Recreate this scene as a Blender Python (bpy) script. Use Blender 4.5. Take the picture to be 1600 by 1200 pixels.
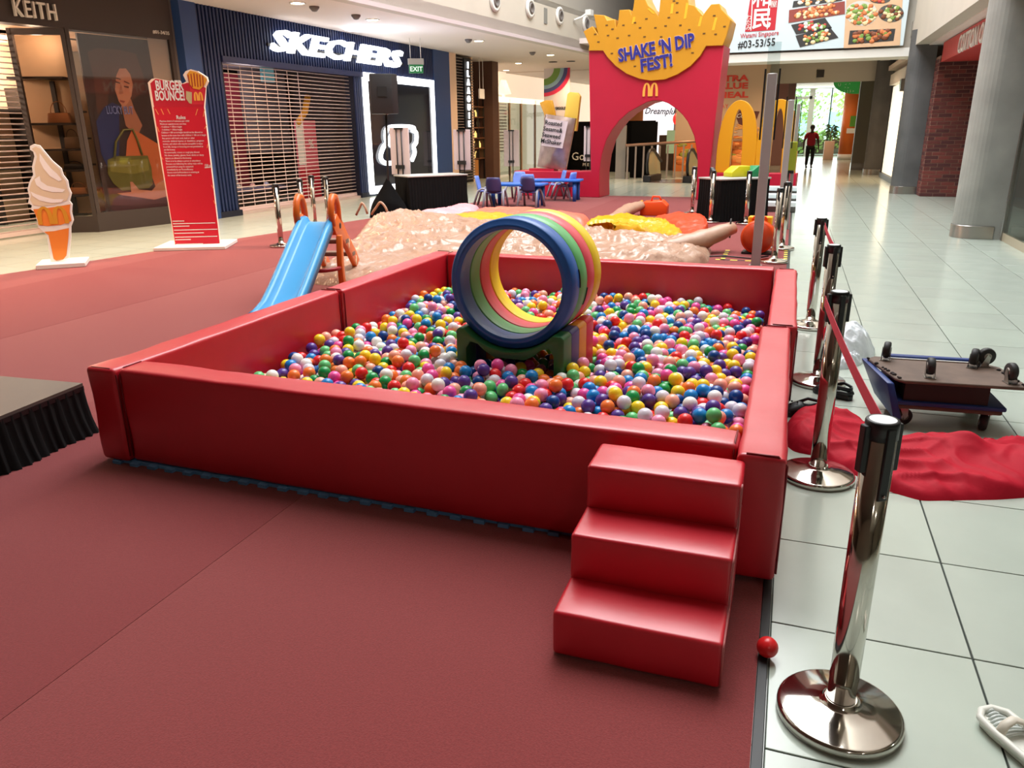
import bpy, bmesh, math, random
import numpy as np
from mathutils import Vector, Matrix, noise as mn
random.seed(7)
for o in list(bpy.data.objects):
    bpy.data.objects.remove(o, do_unlink=True)
scn = bpy.context.scene
COL = scn.collection
# ---------------------------------------------------------------- camera
FPX, YAW, PITCH, ROLL = 1193.34, -0.343121, 0.318715, -0.010774
EYE = np.array([0.0, 0.0, 1.66])
_cy, _sy, _cp, _sp = math.cos(YAW), math.sin(YAW), math.cos(PITCH), math.sin(PITCH)
FW = np.array([_sy*_cp, _cy*_cp, -_sp])
_r = np.array([_cy, -_sy, 0.0]); _u = np.cross(_r, FW)
RT = math.cos(ROLL)*_r + math.sin(ROLL)*_u
UP = -math.sin(ROLL)*_r + math.cos(ROLL)*_u
cam = bpy.data.cameras.new('camera')
cam.sensor_fit = 'HORIZONTAL'; cam.sensor_width = 36.0
cam.lens = FPX/1600*36.0; cam.clip_start = 0.05; cam.clip_end = 400
camo = bpy.data.objects.new('camera', cam); COL.objects.link(camo)
camo.matrix_world = Matrix(((RT[0], UP[0], -FW[0], EYE[0]), (RT[1], UP[1], -FW[1], EYE[1]),
                            (RT[2], UP[2], -FW[2], EYE[2]), (0, 0, 0, 1)))
scn.camera = camo
# ---------------------------------------------------------------- view, world, lights
vs = scn.view_settings
vs.view_transform = 'Standard'; vs.look = 'None'; vs.gamma = 1.0; vs.use_curve_mapping = False
vs.exposure = 0.0
scn.cycles.max_bounces = 7; scn.cycles.diffuse_bounces = 4; scn.cycles.glossy_bounces = 4
scn.cycles.transmission_bounces = 6; scn.cycles.transparent_max_bounces = 8
scn.cycles.caustics_reflective = False; scn.cycles.caustics_refractive = False
scn.cycles.sample_clamp_indirect = 6.0
world = bpy.data.worlds.new('daylight'); scn.world = world; world.use_nodes = True
_bg = world.node_tree.nodes['Background']
_bg.inputs[0].default_value = (0.86, 0.95, 1.0, 1); _bg.inputs[1].default_value = 6.5

def area_light(name, loc, size, power, color=(1, 1, 1), target=None, rot=None):
    L = bpy.data.lights.new(name, 'AREA'); L.shape = 'RECTANGLE'
    L.size, L.size_y = size; L.energy = power; L.color = color
    o = bpy.data.objects.new(name, L); COL.objects.link(o); o.location = loc
    if target is not None:
        o.rotation_euler = (Vector(target)-Vector(loc)).to_track_quat('-Z', 'Y').to_euler()
    return o
def spot_light(name, loc, power, color, angle=120, blend=0.8, radius=0.08, target=None):
    L = bpy.data.lights.new(name, 'SPOT'); L.energy = power; L.color = color
    L.spot_size = math.radians(angle); L.spot_blend = blend; L.shadow_soft_size = radius
    o = bpy.data.objects.new(name, L); COL.objects.link(o); o.location = loc
    if target is not None:
        o.rotation_euler = (Vector(target)-Vector(loc)).to_track_quat('-Z', 'Y').to_euler()
    return o
# daylight through the glass roof of the atrium and through the glazed end of the mall
area_light('skylight', (-2.2, 13.5, 13.7), (8.0, 17.0), 4600, (0.95, 0.98, 1.0))
area_light('end_daylight', (-1.0, 54.2, 2.2), (8.0, 3.8), 300, (0.95, 1.0, 0.97), target=(-1.0, 20, 1.0))
WARM = (1.0, 0.64, 0.38)
for _x, _y, _p in [(-9.6, 6.6, 620), (-9.6, 9.4, 620), (-9.5, 12.2, 560), (-9.8, 15.0, 260), (-9.2, 18.0, 240), (-9.0, 21.5, 240),
                   (-9.0, 26.0, 420), (-8.6, 31.0, 420), (-3.6, 27.6, 700), (0.9, 29.0, 700), (1.0, 38.0, 320), (1.0, 46.0, 320), (-6.0, 36.0, 380), (-9.6, 4.0, 560)]:
    spot_light('downlight_lamp', (_x, _y, 4.02), _p, WARM, 150, 1.0)
for _x, _y, _p in [(5.0, -3.5, 380), (5.2, 3.5, 260), (2.0, -3.2, 300)]:  # out-of-view fill spots added to brighten what the chrome reflects
    spot_light('shop_and_fill_lamp', (_x, _y, 3.5), _p, (1.0, 0.9, 0.78), 150, 1.0)
area_light('shop_sign_glow', (-10.75, 18.3, 4.0), (0.25, 7.0), 130, (0.72, 0.82, 1.0), target=(-10.4, 18.3, 4.2))

# ---------------------------------------------------------------- pixel helpers (the photograph is 1600 x 1200)
def _ray(x, y):
    return FW*FPX + RT*(x-800) - UP*(y-600)
def G(x, y, z=0.0):
    d = _ray(x, y); return EYE + (z-EYE[2])/d[2]*d
def PY(x, y, Y):
    d = _ray(x, y); return EYE + (Y-EYE[1])/d[1]*d
def PX(x, y, X):
    d = _ray(x, y); return EYE + (X-EYE[0])/d[0]*d
class Frame:
    """A vertical plane: local x runs along it, local y into the wall, z up."""
    def __init__(s, A, B):
        s.A = np.array(A, float); s.B = np.array(B, float)
        s.e = (s.B-s.A)/np.linalg.norm(s.B-s.A); s.n = np.array([-s.e[1], s.e[0]])
        s.rz = math.atan2(s.e[1], s.e[0])
    def at(s, x, y, off=0.0):
        d = _ray(x, y); a = s.A + s.n*off
        t = ((a-EYE[:2]) @ s.n)/(d[:2] @ s.n); P = EYE+t*d
        return float((P[:2]-s.A) @ s.e), float(P[2])
    def w(s, lx, ly=0.0, z=0.0):
        q = s.A+s.e*lx+s.n*ly; return (float(q[0]), float(q[1]), z)
# ---------------------------------------------------------------- materials
def S(r, g, b):
    f = lambda c: (c/255/12.92 if c/255 <= 0.04045 else ((c/255+0.055)/1.055)**2.4)
    return (f(r), f(g), f(b))
_mats = {}
def mat(name, rgb, rough=0.5, metal=0.0, spec=0.5, var=None, bump=None, emit=0.0, alpha=None, trans=0.0, coat=0.0, stretch=None, sheen=0.0):
    if name in _mats: return _mats[name]
    m = bpy.data.materials.new(name); m.use_nodes = True
    nt = m.node_tree; b = nt.nodes['Principled BSDF']; c = S(*rgb)
    b.inputs['Base Color'].default_value = (*c, 1)
    b.inputs['Roughness'].default_value = rough; b.inputs['Metallic'].default_value = metal
    b.inputs['Specular IOR Level'].default_value = spec
    b.inputs['Transmission Weight'].default_value = trans
    b.inputs['Coat Weight'].default_value = coat
    b.inputs['Sheen Weight'].default_value = sheen
    if emit:
        b.inputs['Emission Color'].default_value = (*c, 1); b.inputs['Emission Strength'].default_value = emit
    if alpha is not None: b.inputs['Alpha'].default_value = alpha
    if var or bump:
        tc = nt.nodes.new('ShaderNodeTexCoord'); src = tc.outputs['Object']
        if stretch:
            mp = nt.nodes.new('ShaderNodeMapping'); mp.inputs['Scale'].default_value = stretch
            nt.links.new(src, mp.inputs[0]); src = mp.outputs[0]
    if var:
        sc, amt = var[0], var[1]
        n = nt.nodes.new('ShaderNodeTexNoise'); n.inputs['Scale'].default_value = sc; n.inputs['Detail'].default_value = 5
        nt.links.new(src, n.inputs['Vector'])
        r = nt.nodes.new('ShaderNodeMapRange'); r.inputs[1].default_value = 0.25; r.inputs[2].default_value = 0.75
        r.inputs[3].default_value = 1-amt; r.inputs[4].default_value = 1+amt
        nt.links.new(n.outputs[0], r.inputs[0])
        h = nt.nodes.new('ShaderNodeVectorMath'); h.operation = 'SCALE'
        h.inputs[0].default_value = c; nt.links.new(r.outputs[0], h.inputs['Scale'])
        nt.links.new(h.outputs[0], b.inputs['Base Color'])
    if bump:
        n = nt.nodes.new('ShaderNodeTexNoise'); n.inputs['Scale'].default_value = bump[0]; n.inputs['Detail'].default_value = 4
        nt.links.new(src, n.inputs['Vector'])
        bp = nt.nodes.new('ShaderNodeBump'); bp.inputs['Strength'].default_value = bump[1]
        bp.inputs['Distance'].default_value = bump[2] if len(bump) > 2 else 0.01
        nt.links.new(n.outputs[0], bp.inputs['Height']); nt.links.new(bp.outputs[0], b.inputs['Normal'])
    _mats[name] = m
    return m
def glass_mat(name, rgb, alpha, rough=0.03):
    """Clear pane: part transparent, part mirror by Fresnel."""
    if name in _mats: return _mats[name]
    m = bpy.data.materials.new(name); m.use_nodes = True; nt = m.node_tree
    for n in list(nt.nodes):
        if n.type != 'OUTPUT_MATERIAL': nt.nodes.remove(n)
    out = [n for n in nt.nodes][0]
    t = nt.nodes.new('ShaderNodeBsdfTransparent'); t.inputs[0].default_value = (*S(*rgb), 1)
    g = nt.nodes.new('ShaderNodeBsdfGlossy'); g.inputs['Roughness'].default_value = rough
    f = nt.nodes.new('ShaderNodeLayerWeight'); f.inputs[0].default_value = 0.5
    pw = nt.nodes.new('ShaderNodeMath'); pw.operation = 'POWER'; pw.inputs[1].default_value = 5; nt.links.new(f.outputs['Facing'], pw.inputs[0])
    ad = nt.nodes.new('ShaderNodeMath'); ad.operation = 'MULTIPLY_ADD'; ad.inputs[1].default_value = 0.8; ad.inputs[2].default_value = alpha+0.025
    nt.links.new(pw.outputs[0], ad.inputs[0])
    mx = nt.nodes.new('ShaderNodeMixShader'); nt.links.new(ad.outputs[0], mx.inputs[0])
    nt.links.new(t.outputs[0], mx.inputs[1]); nt.links.new(g.outputs[0], mx.inputs[2]); nt.links.new(mx.outputs[0], out.inputs[0])
    _mats[name] = m
    return m
# ---------------------------------------------------------------- mesh builder
class MB:
    def __init__(s): s.v = []; s.f = []; s.m = []; s.s = []
    def add(s, v, f, mi=0, smooth=False):
        o = len(s.v); s.v += [tuple(map(float, p)) for p in v]
        s.f += [tuple(i+o for i in q) for q in f]; s.m += [mi]*len(f); s.s += [smooth]*len(f)
        return s
    def box(s, x0, y0, z0, x1, y1, z1, mi=0, M=None):
        v = [(x0, y0, z0), (x1, y0, z0), (x1, y1, z0), (x0, y1, z0), (x0, y0, z1), (x1, y0, z1), (x1, y1, z1), (x0, y1, z1)]
        if M is not None: v = [tuple(M @ Vector(p)) for p in v]
        return s.add(v, [(0, 3, 2, 1), (4, 5, 6, 7), (0, 1, 5, 4), (1, 2, 6, 5), (2, 3, 7, 6), (3, 0, 4, 7)], mi)
    def tube(s, pts, r, n=10, mi=0, closed=False, sq=None):
        P = [Vector(p) for p in pts]; N = len(P); rr = r if isinstance(r, (list, tuple)) else [r]*N
        T = []
        for i in range(N):
            a = P[(i-1) % N] if (closed or i > 0) else P[i]; b = P[(i+1) % N] if (closed or i < N-1) else P[i]
            t = (b-a); T.append(t.normalized() if t.length > 1e-9 else Vector((0, 0, 1)))
        up = Vector((0, 0, 1)) if abs(T[0].z) < 0.95 else Vector((1, 0, 0))
        a = T[0].cross(up).normalized(); v = []
        for i in range(N):
            a = (a-T[i]*a.dot(T[i])).normalized(); b = T[i].cross(a)
            for k in range(n):
                q = 2*math.pi*k/n
                v.append(P[i]+(a*math.cos(q)+b*math.sin(q)*(sq or 1))*rr[i])
        f = []
        for i in range(N if closed else N-1):
            j = (i+1) % N
            for k in range(n):
                f.append((i*n+k, i*n+(k+1) % n, j*n+(k+1) % n, j*n+k))
        s.add(v, f, mi, True)
        if not closed:
            o = len(s.v)-N*n
            s.f += [tuple(o+k for k in range(n))[::-1], tuple(o+(N-1)*n+k for k in range(n))]; s.m += [mi]*2; s.s += [False]*2
        return s
    def lathe(s, prof, n=28, c=(0, 0, 0), mi=0, smooth=True, M=None, caps=True):
        v = []; f = []
        for r, z in prof:
            for k in range(n):
                q = 2*math.pi*k/n; p = Vector((c[0]+r*math.cos(q), c[1]+r*math.sin(q), c[2]+z))
                v.append(M @ p if M is not None else p)
        for i in range(len(prof)-1):
            for k in range(n):
                f.append((i*n+k, i*n+(k+1) % n, (i+1)*n+(k+1) % n, (i+1)*n+k))
        s.add(v, f, mi, smooth)
        o = len(s.v)-len(v)
        for i, rev in (((0, True), (len(prof)-1, False)) if caps else ()):
            if prof[i][0] > 1e-6:
                q = tuple(o+i*n+k for k in range(n)); s.f.append(q[::-1] if rev else q); s.m.append(mi); s.s.append(False)
        return s
    def prism(s, poly, t0, t1, fn, mi=0, side=None):
        """poly: (a,b) points; fn(a,b,t) -> xyz."""
        n = len(poly); v = [fn(a, b, t0) for a, b in poly]+[fn(a, b, t1) for a, b in poly]
        o = len(s.v); s.v += [tuple(map(float, p)) for p in v]
        fs = [tuple(range(n))[::-1], tuple(range(n, 2*n))]+[(i, (i+1) % n, (i+1) % n+n, i+n) for i in range(n)]
        s.f += [tuple(i+o for i in q) for q in fs]; s.m += [mi, mi]+[mi if side is None else side]*n; s.s += [False]*(n+2)
        return s
    def poly(s, pts, mi=0):
        return s.add(pts, [tuple(range(len(pts)))], mi)
    def sphere(s, c, r, nu=16, nv=10, mi=0, sc=(1, 1, 1), M=None):
        prof = [(math.sin(math.pi*i/nv), -math.cos(math.pi*i/nv)) for i in range(nv+1)]
        v = []; f = []
        for rr, z in prof:
            for k in range(nu):
                q = 2*math.pi*k/nu; p = Vector((rr*math.cos(q)*r*sc[0], rr*math.sin(q)*r*sc[1], z*r*sc[2]))
                if M is not None: p = M @ p
                v.append(p+Vector(c))
        for i in range(nv):
            for k in range(nu):
                f.append((i*nu+k, i*nu+(k+1) % nu, (i+1)*nu+(k+1) % nu, (i+1)*nu+k))
        return s.add(v, f, mi, True)
    def mesh(s, name, mats, bevel=0.0, seg=2, smooth=None):
        me = bpy.data.meshes.new(name); me.from_pydata(s.v, [], s.f)
        for m in (mats if isinstance(mats, (list, tuple)) else [mats]): me.materials.append(m)
        me.polygons.foreach_set('material_index', s.m)
        me.polygons.foreach_set('use_smooth', s.s if smooth is None else [smooth]*len(s.f))
        bm = bmesh.new(); bm.from_mesh(me)
        bmesh.ops.recalc_face_normals(bm, faces=bm.faces)
        if bevel:
            ed = [e for e in bm.edges if len(e.link_faces) == 2 and e.calc_face_angle(0) > 0.6]
            bmesh.ops.bevel(bm, geom=ed, offset=bevel, segments=seg, affect='EDGES', profile=0.5, clamp_overlap=True)
            for fc in bm.faces: fc.smooth = True
        bm.to_mesh(me); bm.free(); me.update()
        if bevel and hasattr(me, 'set_sharp_from_angle'): me.set_sharp_from_angle(angle=0.7)
        return me
    def build(s, name, mats, parent=None, bevel=0.0, seg=2, smooth=None, loc=None, rz=0.0):
        return link(name, s.mesh(name, mats, bevel, seg, smooth), parent, loc, rz)
def link(name, me, parent=None, loc=None, rz=0.0):
    o = bpy.data.objects.new(name, me); COL.objects.link(o)
    if parent is not None: o.parent = parent
    if loc is not None: o.location = loc
    if rz: o.rotation_euler = (0, 0, rz)
    return o
def tag(o, label=None, cat=None, group=None, kind=None):
    if label: o['label'] = label
    if cat: o['category'] = cat
    if group: o['group'] = group
    if kind: o['kind'] = kind
    return o
def thing(name, label, cat, loc=(0, 0, 0), rz=0.0, group=None):
    o = bpy.data.objects.new(name, None); COL.objects.link(o); o.location = loc; o.rotation_euler = (0, 0, rz)
    o.empty_display_size = 0.1
    return tag(o, label, cat, group)
def struct(name, loc=(0, 0, 0), rz=0.0):
    o = bpy.data.objects.new(name, None); COL.objects.link(o); o.location = loc; o.rotation_euler = (0, 0, rz)
    o['kind'] = 'structure'; return o
_kids = {}
def dup(root, loc, rz=0.0, label=None, group=None):
    r = root.copy(); COL.objects.link(r); r.location = loc; r.rotation_euler = (0, 0, rz)
    if label: r['label'] = label
    if group: r['group'] = group
    for ch in list(root.children):
        c = ch.copy(); COL.objects.link(c); c.parent = r
        for g in list(ch.children):
            d = g.copy(); COL.objects.link(d); d.parent = c
    return r
def text(s, size, m, parent, loc, rot=(math.pi/2, 0, 0), name='lettering', extrude=0.004, bold=0.0, shear=0.0, align='LEFT', sx=1.0, space=1.0, sy=1.0):
    cu = bpy.data.curves.new(name, 'FONT'); cu.body = s; cu.size = size; cu.extrude = extrude; cu.offset = bold*.38
    cu.shear = shear; cu.align_x = align; cu.space_character = space; cu.resolution_u = 2
    tmp = bpy.data.objects.new('tmp', cu)
    me = bpy.data.meshes.new_from_object(tmp); bpy.data.objects.remove(tmp); bpy.data.curves.remove(cu)
    me.name = name; me.materials.clear(); me.materials.append(m)
    o = link(name, me, parent, loc); o.rotation_euler = rot; o.scale = (sx, sy, 1)
    return o
def resample(pts, n):
    P = [np.array(p, float) for p in pts]; P.append(P[0])
    L = [0]
    for i in range(len(P)-1): L.append(L[-1]+np.linalg.norm(P[i+1]-P[i]))
    out = []; j = 0
    for k in range(n):
        t = L[-1]*k/n
        while L[j+1] < t: j += 1
        u = (t-L[j])/(L[j+1]-L[j]); out.append(P[j]*(1-u)+P[j+1]*u)
    return out
def smooth_loop(P, it=2):
    for _ in range(it):
        n = len(P); P = [(P[i-1]+2*P[i]+P[(i+1) % n])/4 for i in range(n)]
    return P
def heap(outline, hfn, n=140, rings=34, z0=0.0, center=None, sm=3):
    """A heap of cloth or the like on the ground: closed outline, height hfn(x, y, d) with d the distance to the edge."""
    O = smooth_loop(resample([p[:2] for p in outline], n), sm)
    c = np.mean(O, axis=0) if center is None else np.array(center)
    A = np.array(O); v = []; f = []
    for i in range(rings+1):
        t = 1-(i/rings)
        for k in range(n):
            p = c+(O[k]-c)*t
            d = float(np.sqrt(((A-p)**2).sum(1).min())) if i else 0.0
            v.append((p[0], p[1], z0+(hfn(p[0], p[1], d) if i else 0.0)))
    for i in range(rings):
        for k in range(n):
            f.append((i*n+k, i*n+(k+1) % n, (i+1)*n+(k+1) % n, (i+1)*n+k))
    return MB().add(v, f, 0, True)
def spline(pts, k=6):
    P = [np.array(p, float) for p in pts]; out = []
    for i in range(len(P)-1):
        a, b, c, d = P[max(i-1, 0)], P[i], P[i+1], P[min(i+2, len(P)-1)]
        for j in range(k):
            t = j/k; out.append(tuple(.5*(2*b+(c-a)*t+(2*a-5*b+4*c-d)*t*t+(3*b-a-3*c+d)*t**3)))
    return out+[tuple(P[-1])]
def N3(x, y, z=0.0): return mn.noise(Vector((x, y, z)))
def ridge(x, y, s=0.0, o=5): return mn.ridged_multi_fractal(Vector((x, y, s)), 1.0, 2.1, o, 0.9, 2.0)
# shared materials
M_cream = mat('cream_paint', (196, 188, 175), 0.7, var=(1.5, 0.04))
M_ceil = mat('ceiling_paint', (225, 212, 205), 0.75)
M_dark = mat('dark_metal', (38, 34, 33), 0.4)
M_black = mat('black_plastic', (16, 16, 18), 0.45)
M_blackcloth = mat('black_cloth', (8, 8, 9), 0.9, spec=0.1)
M_chrome = mat('chrome', (205, 200, 192), 0.09, metal=1.0, var=(9, 0.05))
M_white = mat('white_plastic', (228, 228, 224), 0.4)
M_whitepaint = mat('white_paint', (225, 222, 215), 0.55)
M_litwhite = mat('lit_white', (245, 250, 255), 0.4, emit=2.6)
M_litwarm = mat('lit_warm', (255, 232, 200), 0.4, emit=3.0)
M_mcred = mat('arch_red', (180, 18, 52), 0.45, var=(3, 0.03))
M_mcyel = mat('arch_yellow', (200, 142, 26), 0.45, var=(3, 0.03))
M_steel = mat('brushed_steel', (170, 165, 160), 0.25, metal=1.0)
M_alum = mat('aluminium', (180, 178, 174), 0.35, metal=0.9)
# ================================================================ setting: floor, carpet, shell
def tile_mat(name, rgb, rough, joint, sx, sy, jw, ox=0.0, oy=0.0):
    m = mat(name, rgb, rough, var=(1.2, 0.05), bump=(5, 0.02))
    nt = m.node_tree; b = nt.nodes['Principled BSDF']
    tc = nt.nodes.new('ShaderNodeTexCoord'); sp = nt.nodes.new('ShaderNodeSeparateXYZ'); nt.links.new(tc.outputs['Object'], sp.inputs[0])
    outs = []
    for ax, s_, o_ in ((0, sx, ox), (1, sy, oy)):
        a = nt.nodes.new('ShaderNodeMath'); a.operation = 'SUBTRACT'; a.inputs[1].default_value = o_; nt.links.new(sp.outputs[ax], a.inputs[0])
        p = nt.nodes.new('ShaderNodeMath'); p.operation = 'PINGPONG'; p.inputs[1].default_value = s_/2; nt.links.new(a.outputs[0], p.inputs[0])
        l = nt.nodes.new('ShaderNodeMath'); l.operation = 'LESS_THAN'; l.inputs[1].default_value = jw/2; nt.links.new(p.outputs[0], l.inputs[0]); outs.append(l)
    mx = nt.nodes.new('ShaderNodeMath'); mx.operation = 'MAXIMUM'; nt.links.new(outs[0].outputs[0], mx.inputs[0]); nt.links.new(outs[1].outputs[0], mx.inputs[1])
    old = b.inputs['Base Color'].links[0].from_socket
    mi = nt.nodes.new('ShaderNodeMix'); mi.data_type = 'RGBA'
    nt.links.new(mx.outputs[0], mi.inputs['Factor']); nt.links.new(old, mi.inputs['A']); mi.inputs['B'].default_value = (*S(*joint), 1)
    nt.links.new(mi.outputs['Result'], b.inputs['Base Color'])
    return m
TX0, TY0, TP, TQ = 0.08, 0.62, 0.632, 0.62
TILE = (178, 188, 176)
M_floor = tile_mat('floor_porcelain_far', TILE, 0.17, (120, 122, 112), TP, TQ, 0.006, TX0, TY0)
M_grout = mat('dark_grout', (46, 52, 46), 0.8)
M_tile = mat('floor_porcelain', TILE, 0.17, var=(2.2, 0.05), bump=(6, 0.02))
M_tile2 = mat('floor_porcelain_grey', (174, 183, 172), 0.19, var=(2.6, 0.06), bump=(6, 0.02))
f = MB()
XR, YR0, YR1 = TX0+5*TP, TY0-TQ, TY0+20*TQ
f.box(-16, -9, -0.2, TX0, 58, 0.0); f.box(XR, -9, -0.2, 12, 58, 0.0); f.box(TX0, -9, -0.2, XR, YR0, 0.0); f.box(TX0, YR1, -0.2, XR, 58, 0.0)
f.box(TX0, YR0, -0.2, XR, YR1, -0.006, 1)
floor = tag(f.build('floor', [M_floor, M_grout]), kind='structure')
g = 0.0032
tme = [MB().box(g, g, -0.0058, TP-g, TQ-g, 0.0).mesh('floor_tile', m_, 0.0015, 1) for m_ in (M_tile, M_tile2)]
for i in range(5):
    for j in range(-1, 20):
        link('floor_tile', tme[(i*7+j*3+i*j) % 2], floor, (TX0+i*TP, TY0+j*TQ, 0))
# red exhibition carpet in rolls
M_carpet = mat('red_carpet', (124, 50, 51), 0.95, spec=0.1, var=(130, 0.16), bump=(260, 0.5, 0.004), sheen=0.25)
M_carpet2 = mat('red_carpet_nap_turned', (129, 55, 55), 0.95, spec=0.1, var=(140, 0.17), bump=(250, 0.5, 0.004), sheen=0.3)
carpet = thing('carpet', 'large red exhibition carpet of joined rolls under the ball pit', 'carpet', (0, 0, 0))
def clip(poly, a, b, c):
    out = []
    for i in range(len(poly)):
        p, q = poly[i], poly[(i+1) % len(poly)]; dp, dq = a*p[0]+b*p[1]-c, a*q[0]+b*q[1]-c
        if dp >= 0: out.append(p)
        if dp*dq < 0: t = dp/(dp-dq); out.append((p[0]+(q[0]-p[0])*t, p[1]+(q[1]-p[1])*t))
    return out
xe = 0.045
for k in range(5):
    x1 = xe-2.12*k; x0 = x1-2.1185
    pl = clip([(x0, -4), (x1, -4), (x1, 20.75), (x0, 20.75)], 1, -0.18, -9.36-0.18*6.92)
    if len(pl) > 2:
        MB().prism(pl, 0.0005, 0.007 if k % 2 else 0.0062, lambda a, b, t: (a, b, t)).build('carpet_strip', M_carpet if k % 2 else M_carpet2, carpet)
MB().box(xe+0.001, -4, 0.0005, xe+0.032, 20.7, 0.009).build('edge_trim', mat('black_edging', (22, 24, 26), 0.5), carpet, 0.002, 1)
# shell of the atrium (closed so that daylight only enters by the roof light and the glass end)
MB().box(-16, -9, 0, 12, -8.8, 14).build('wall_back', mat('back_shops', (150, 138, 126), 0.8))['kind'] = 'structure'
M_roof = mat('roof_white', (225, 228, 228), 0.8)
MB().box(-16, -9, 14, 12, 58, 14.2).build('ceiling_roof', M_roof)['kind'] = 'structure'
# left low ceiling and the bulkhead along the gallery edge
BA, BB = np.array((-7.87, 15.91)), np.array((-6.5, 25.99)); bd = (BB-BA)/np.linalg.norm(BB-BA)
def be(y): return float(BA[0]+(y-BA[1])*bd[0]/bd[1])
tag(MB().prism([(-16, -9), (be(-9), -9), (be(46), 46), (-16, 46)], 4.1, 4.35, lambda a, b, t: (a, b, t)).build('ceiling_left', M_ceil), kind='structure')
bk = struct('wall_left_bulkhead')
w = MB(); w.prism([(be(-9), -9), (be(46), 46), (be(46)-0.3, 46), (be(-9)-0.3, -9)], 4.04, 5.02, lambda a, b, t: (a, b, t)); w.build('bulkhead_face', M_cream, bk)
w = MB(); w.prism([(be(-9)+.04, -9), (be(46)+.04, 46), (be(46), 46), (be(-9), -9)], 4.02, 4.1, lambda a, b, t: (a, b, t)); w.build('edge_bead', mat('pale_trim', (198, 184, 186), 0.6), bk)
w = MB(); w.prism([(be(-9)-0.6, -9), (be(46)-0.6, 46), (be(46)-0.9, 46), (be(-9)-0.9, -9)], 5.02, 5.2, lambda a, b, t: (a, b, t)); w.build('shadow_gap', mat('gap_black', (30, 28, 26), 0.8), bk)
w = MB(); w.prism([(be(-9)-0.1, -9), (be(46)-0.1, 46), (be(46)-0.9, 46), (be(-9)-0.9, -9)], 5.2, 14, lambda a, b, t: (a, b, t)); w.build('upper_panel', mat('gallery_grey', (176, 170, 160), 0.7), bk)
MB().box(be(-9)-.3, -9, 5.0, 2.6, 1.6, 5.4).build('ceiling_shade_slab', mat('shade_slab_grey', (128, 118, 110), .8))['kind'] = 'structure'  # unseen slab added overhead to keep light off the pit fronts
# side and far walls
tag(MB().box(-16, -9, 0, -15.8, 58, 4.2).build('wall_left', mat('shop_backing', (90, 70, 60), 0.8)), kind='structure')
tag(MB().box(11.8, -9, 0, 12, 58, 14).build('wall_right', M_cream), kind='structure')
# ---------------------------------------------------------------- right side of the mall
rb = struct('wall_right_bulkhead')
MB().box(2.6, -9, 3.62, 2.9, 23.9, 14).build('bulkhead_face', M_cream, rb)
MB().box(2.6, 23.9, 3.95, 2.9, 33, 4.3).build('bulkhead_return', M_cream, rb)
tag(MB().box(2.9, -9, 3.6, 11.8, 33, 3.75).build('ceiling_right', M_ceil), kind='structure')
M_conc = mat('pale_concrete', (150, 150, 145), 0.75, var=(2.2, 0.16), bump=(9, 0.15))
M_concd = mat('dark_concrete', (84, 84, 84), 0.7, var=(1.6, 0.28), bump=(9, 0.2))
def column(cx, cy, rad, x1, h, m, skirt):
    s_ = struct('column')
    pl = [(cx+rad*math.cos(a), cy+rad*math.sin(a)) for a in np.linspace(math.pi/2, 3*math.pi/2, 17)]
    MB().prism(pl+[(x1, cy-rad), (x1, cy+rad)], 0, h, lambda a, b, t: (a, b, t)).build('shaft', m, s_)
    r2 = rad+0.012
    ps = [(cx+r2*math.cos(a), cy+r2*math.sin(a)) for a in np.linspace(math.pi/2, 3*math.pi/2, 17)]
    MB().prism(ps+[(x1-skirt, cy-r2), (x1-skirt, cy+r2)], 0.0, 0.2, lambda a, b, t: (a, b, t)).build('steel_skirting', M_steel, s_, 0.004, 1)
    return s_
column(2.76, 14.0, 0.28, 3.12, 3.62, M_conc, 0.1)
column(2.79, 23.15, 0.29, 3.1, 3.98, M_concd, 0.02)
column(2.82, 32.6, 0.3, 3.1, 4.0, M_concd, 0.02)
# red shop fascia with its letters
M_cotton = mat('fascia_red', (196, 58, 54), 0.5)
fx = 3.12
z0 = float(PX(1470, 97, fx)[2]); z1 = 4.4
fa = thing('shop_fascia', 'red shop fascia with white raised letters above the brick pier', 'shop sign', (fx, 18, z0))
MB().box(0, -3.8, 0, 1.6, 4.15, 3.58-z0).build('fascia_panel', M_cotton, fa)
p = PX(1500, 66, fx)
text('COTTON ON', 0.5, M_whitepaint, fa, (-0.012, float(p[1])-18, float(p[2])-z0-0.22), (math.pi/2, 0, -math.pi/2), extrude=0.02, bold=0.012, sx=0.92)
# brick pier: every brick a piece
M_mort = mat('mortar', (142, 108, 94), 0.9)
M_br = [mat('brick_brown', (96, 46, 42), 0.85, var=(14, 0.15)), mat('brick_dark', (78, 38, 38), 0.85, var=(14, 0.15)), mat('brick_red', (112, 52, 46), 0.85, var=(14, 0.15))]
bp = struct('wall_right_brick', (3.1, 22.2, 0))
MB().box(0.006, 0.006, 0, 3.4, 0.8, 3.3).build('mortar_core', M_mort, bp)
BL, BH, BJ = 0.285, 0.074, 0.016
bme = [MB().box(0, 0, 0, BL, 0.05, BH).mesh('brick', m, 0.003, 1) for m in M_br]
bme2 = [MB().box(0, 0, 0, BL/2-BJ/2, 0.05, BH).mesh('brick', m, 0.003, 1) for m in M_br]
bms = [MB().box(0, 0, 0, 0.05, 0.18, BH).mesh('brick', m, 0.003, 1) for m in M_br]
for r in range(36):
    z = 0.01+r*(BH+BJ); x = 0.0
    if r % 2:
        link('brick', bme2[random.randrange(3)], bp, (0, -random.uniform(.001, .005), z)); x = BL/2+BJ/2
    while x < 1.2:
        link('brick', bme[random.randrange(3)], bp, (x, -random.uniform(.001, .005), z)); x += BL+BJ
    for k in range(3):
        link('brick', bms[random.randrange(3)], bp, (-random.uniform(.001, .004), 0.065+k*0.2+(0.09 if r % 2 else 0), z))
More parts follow.
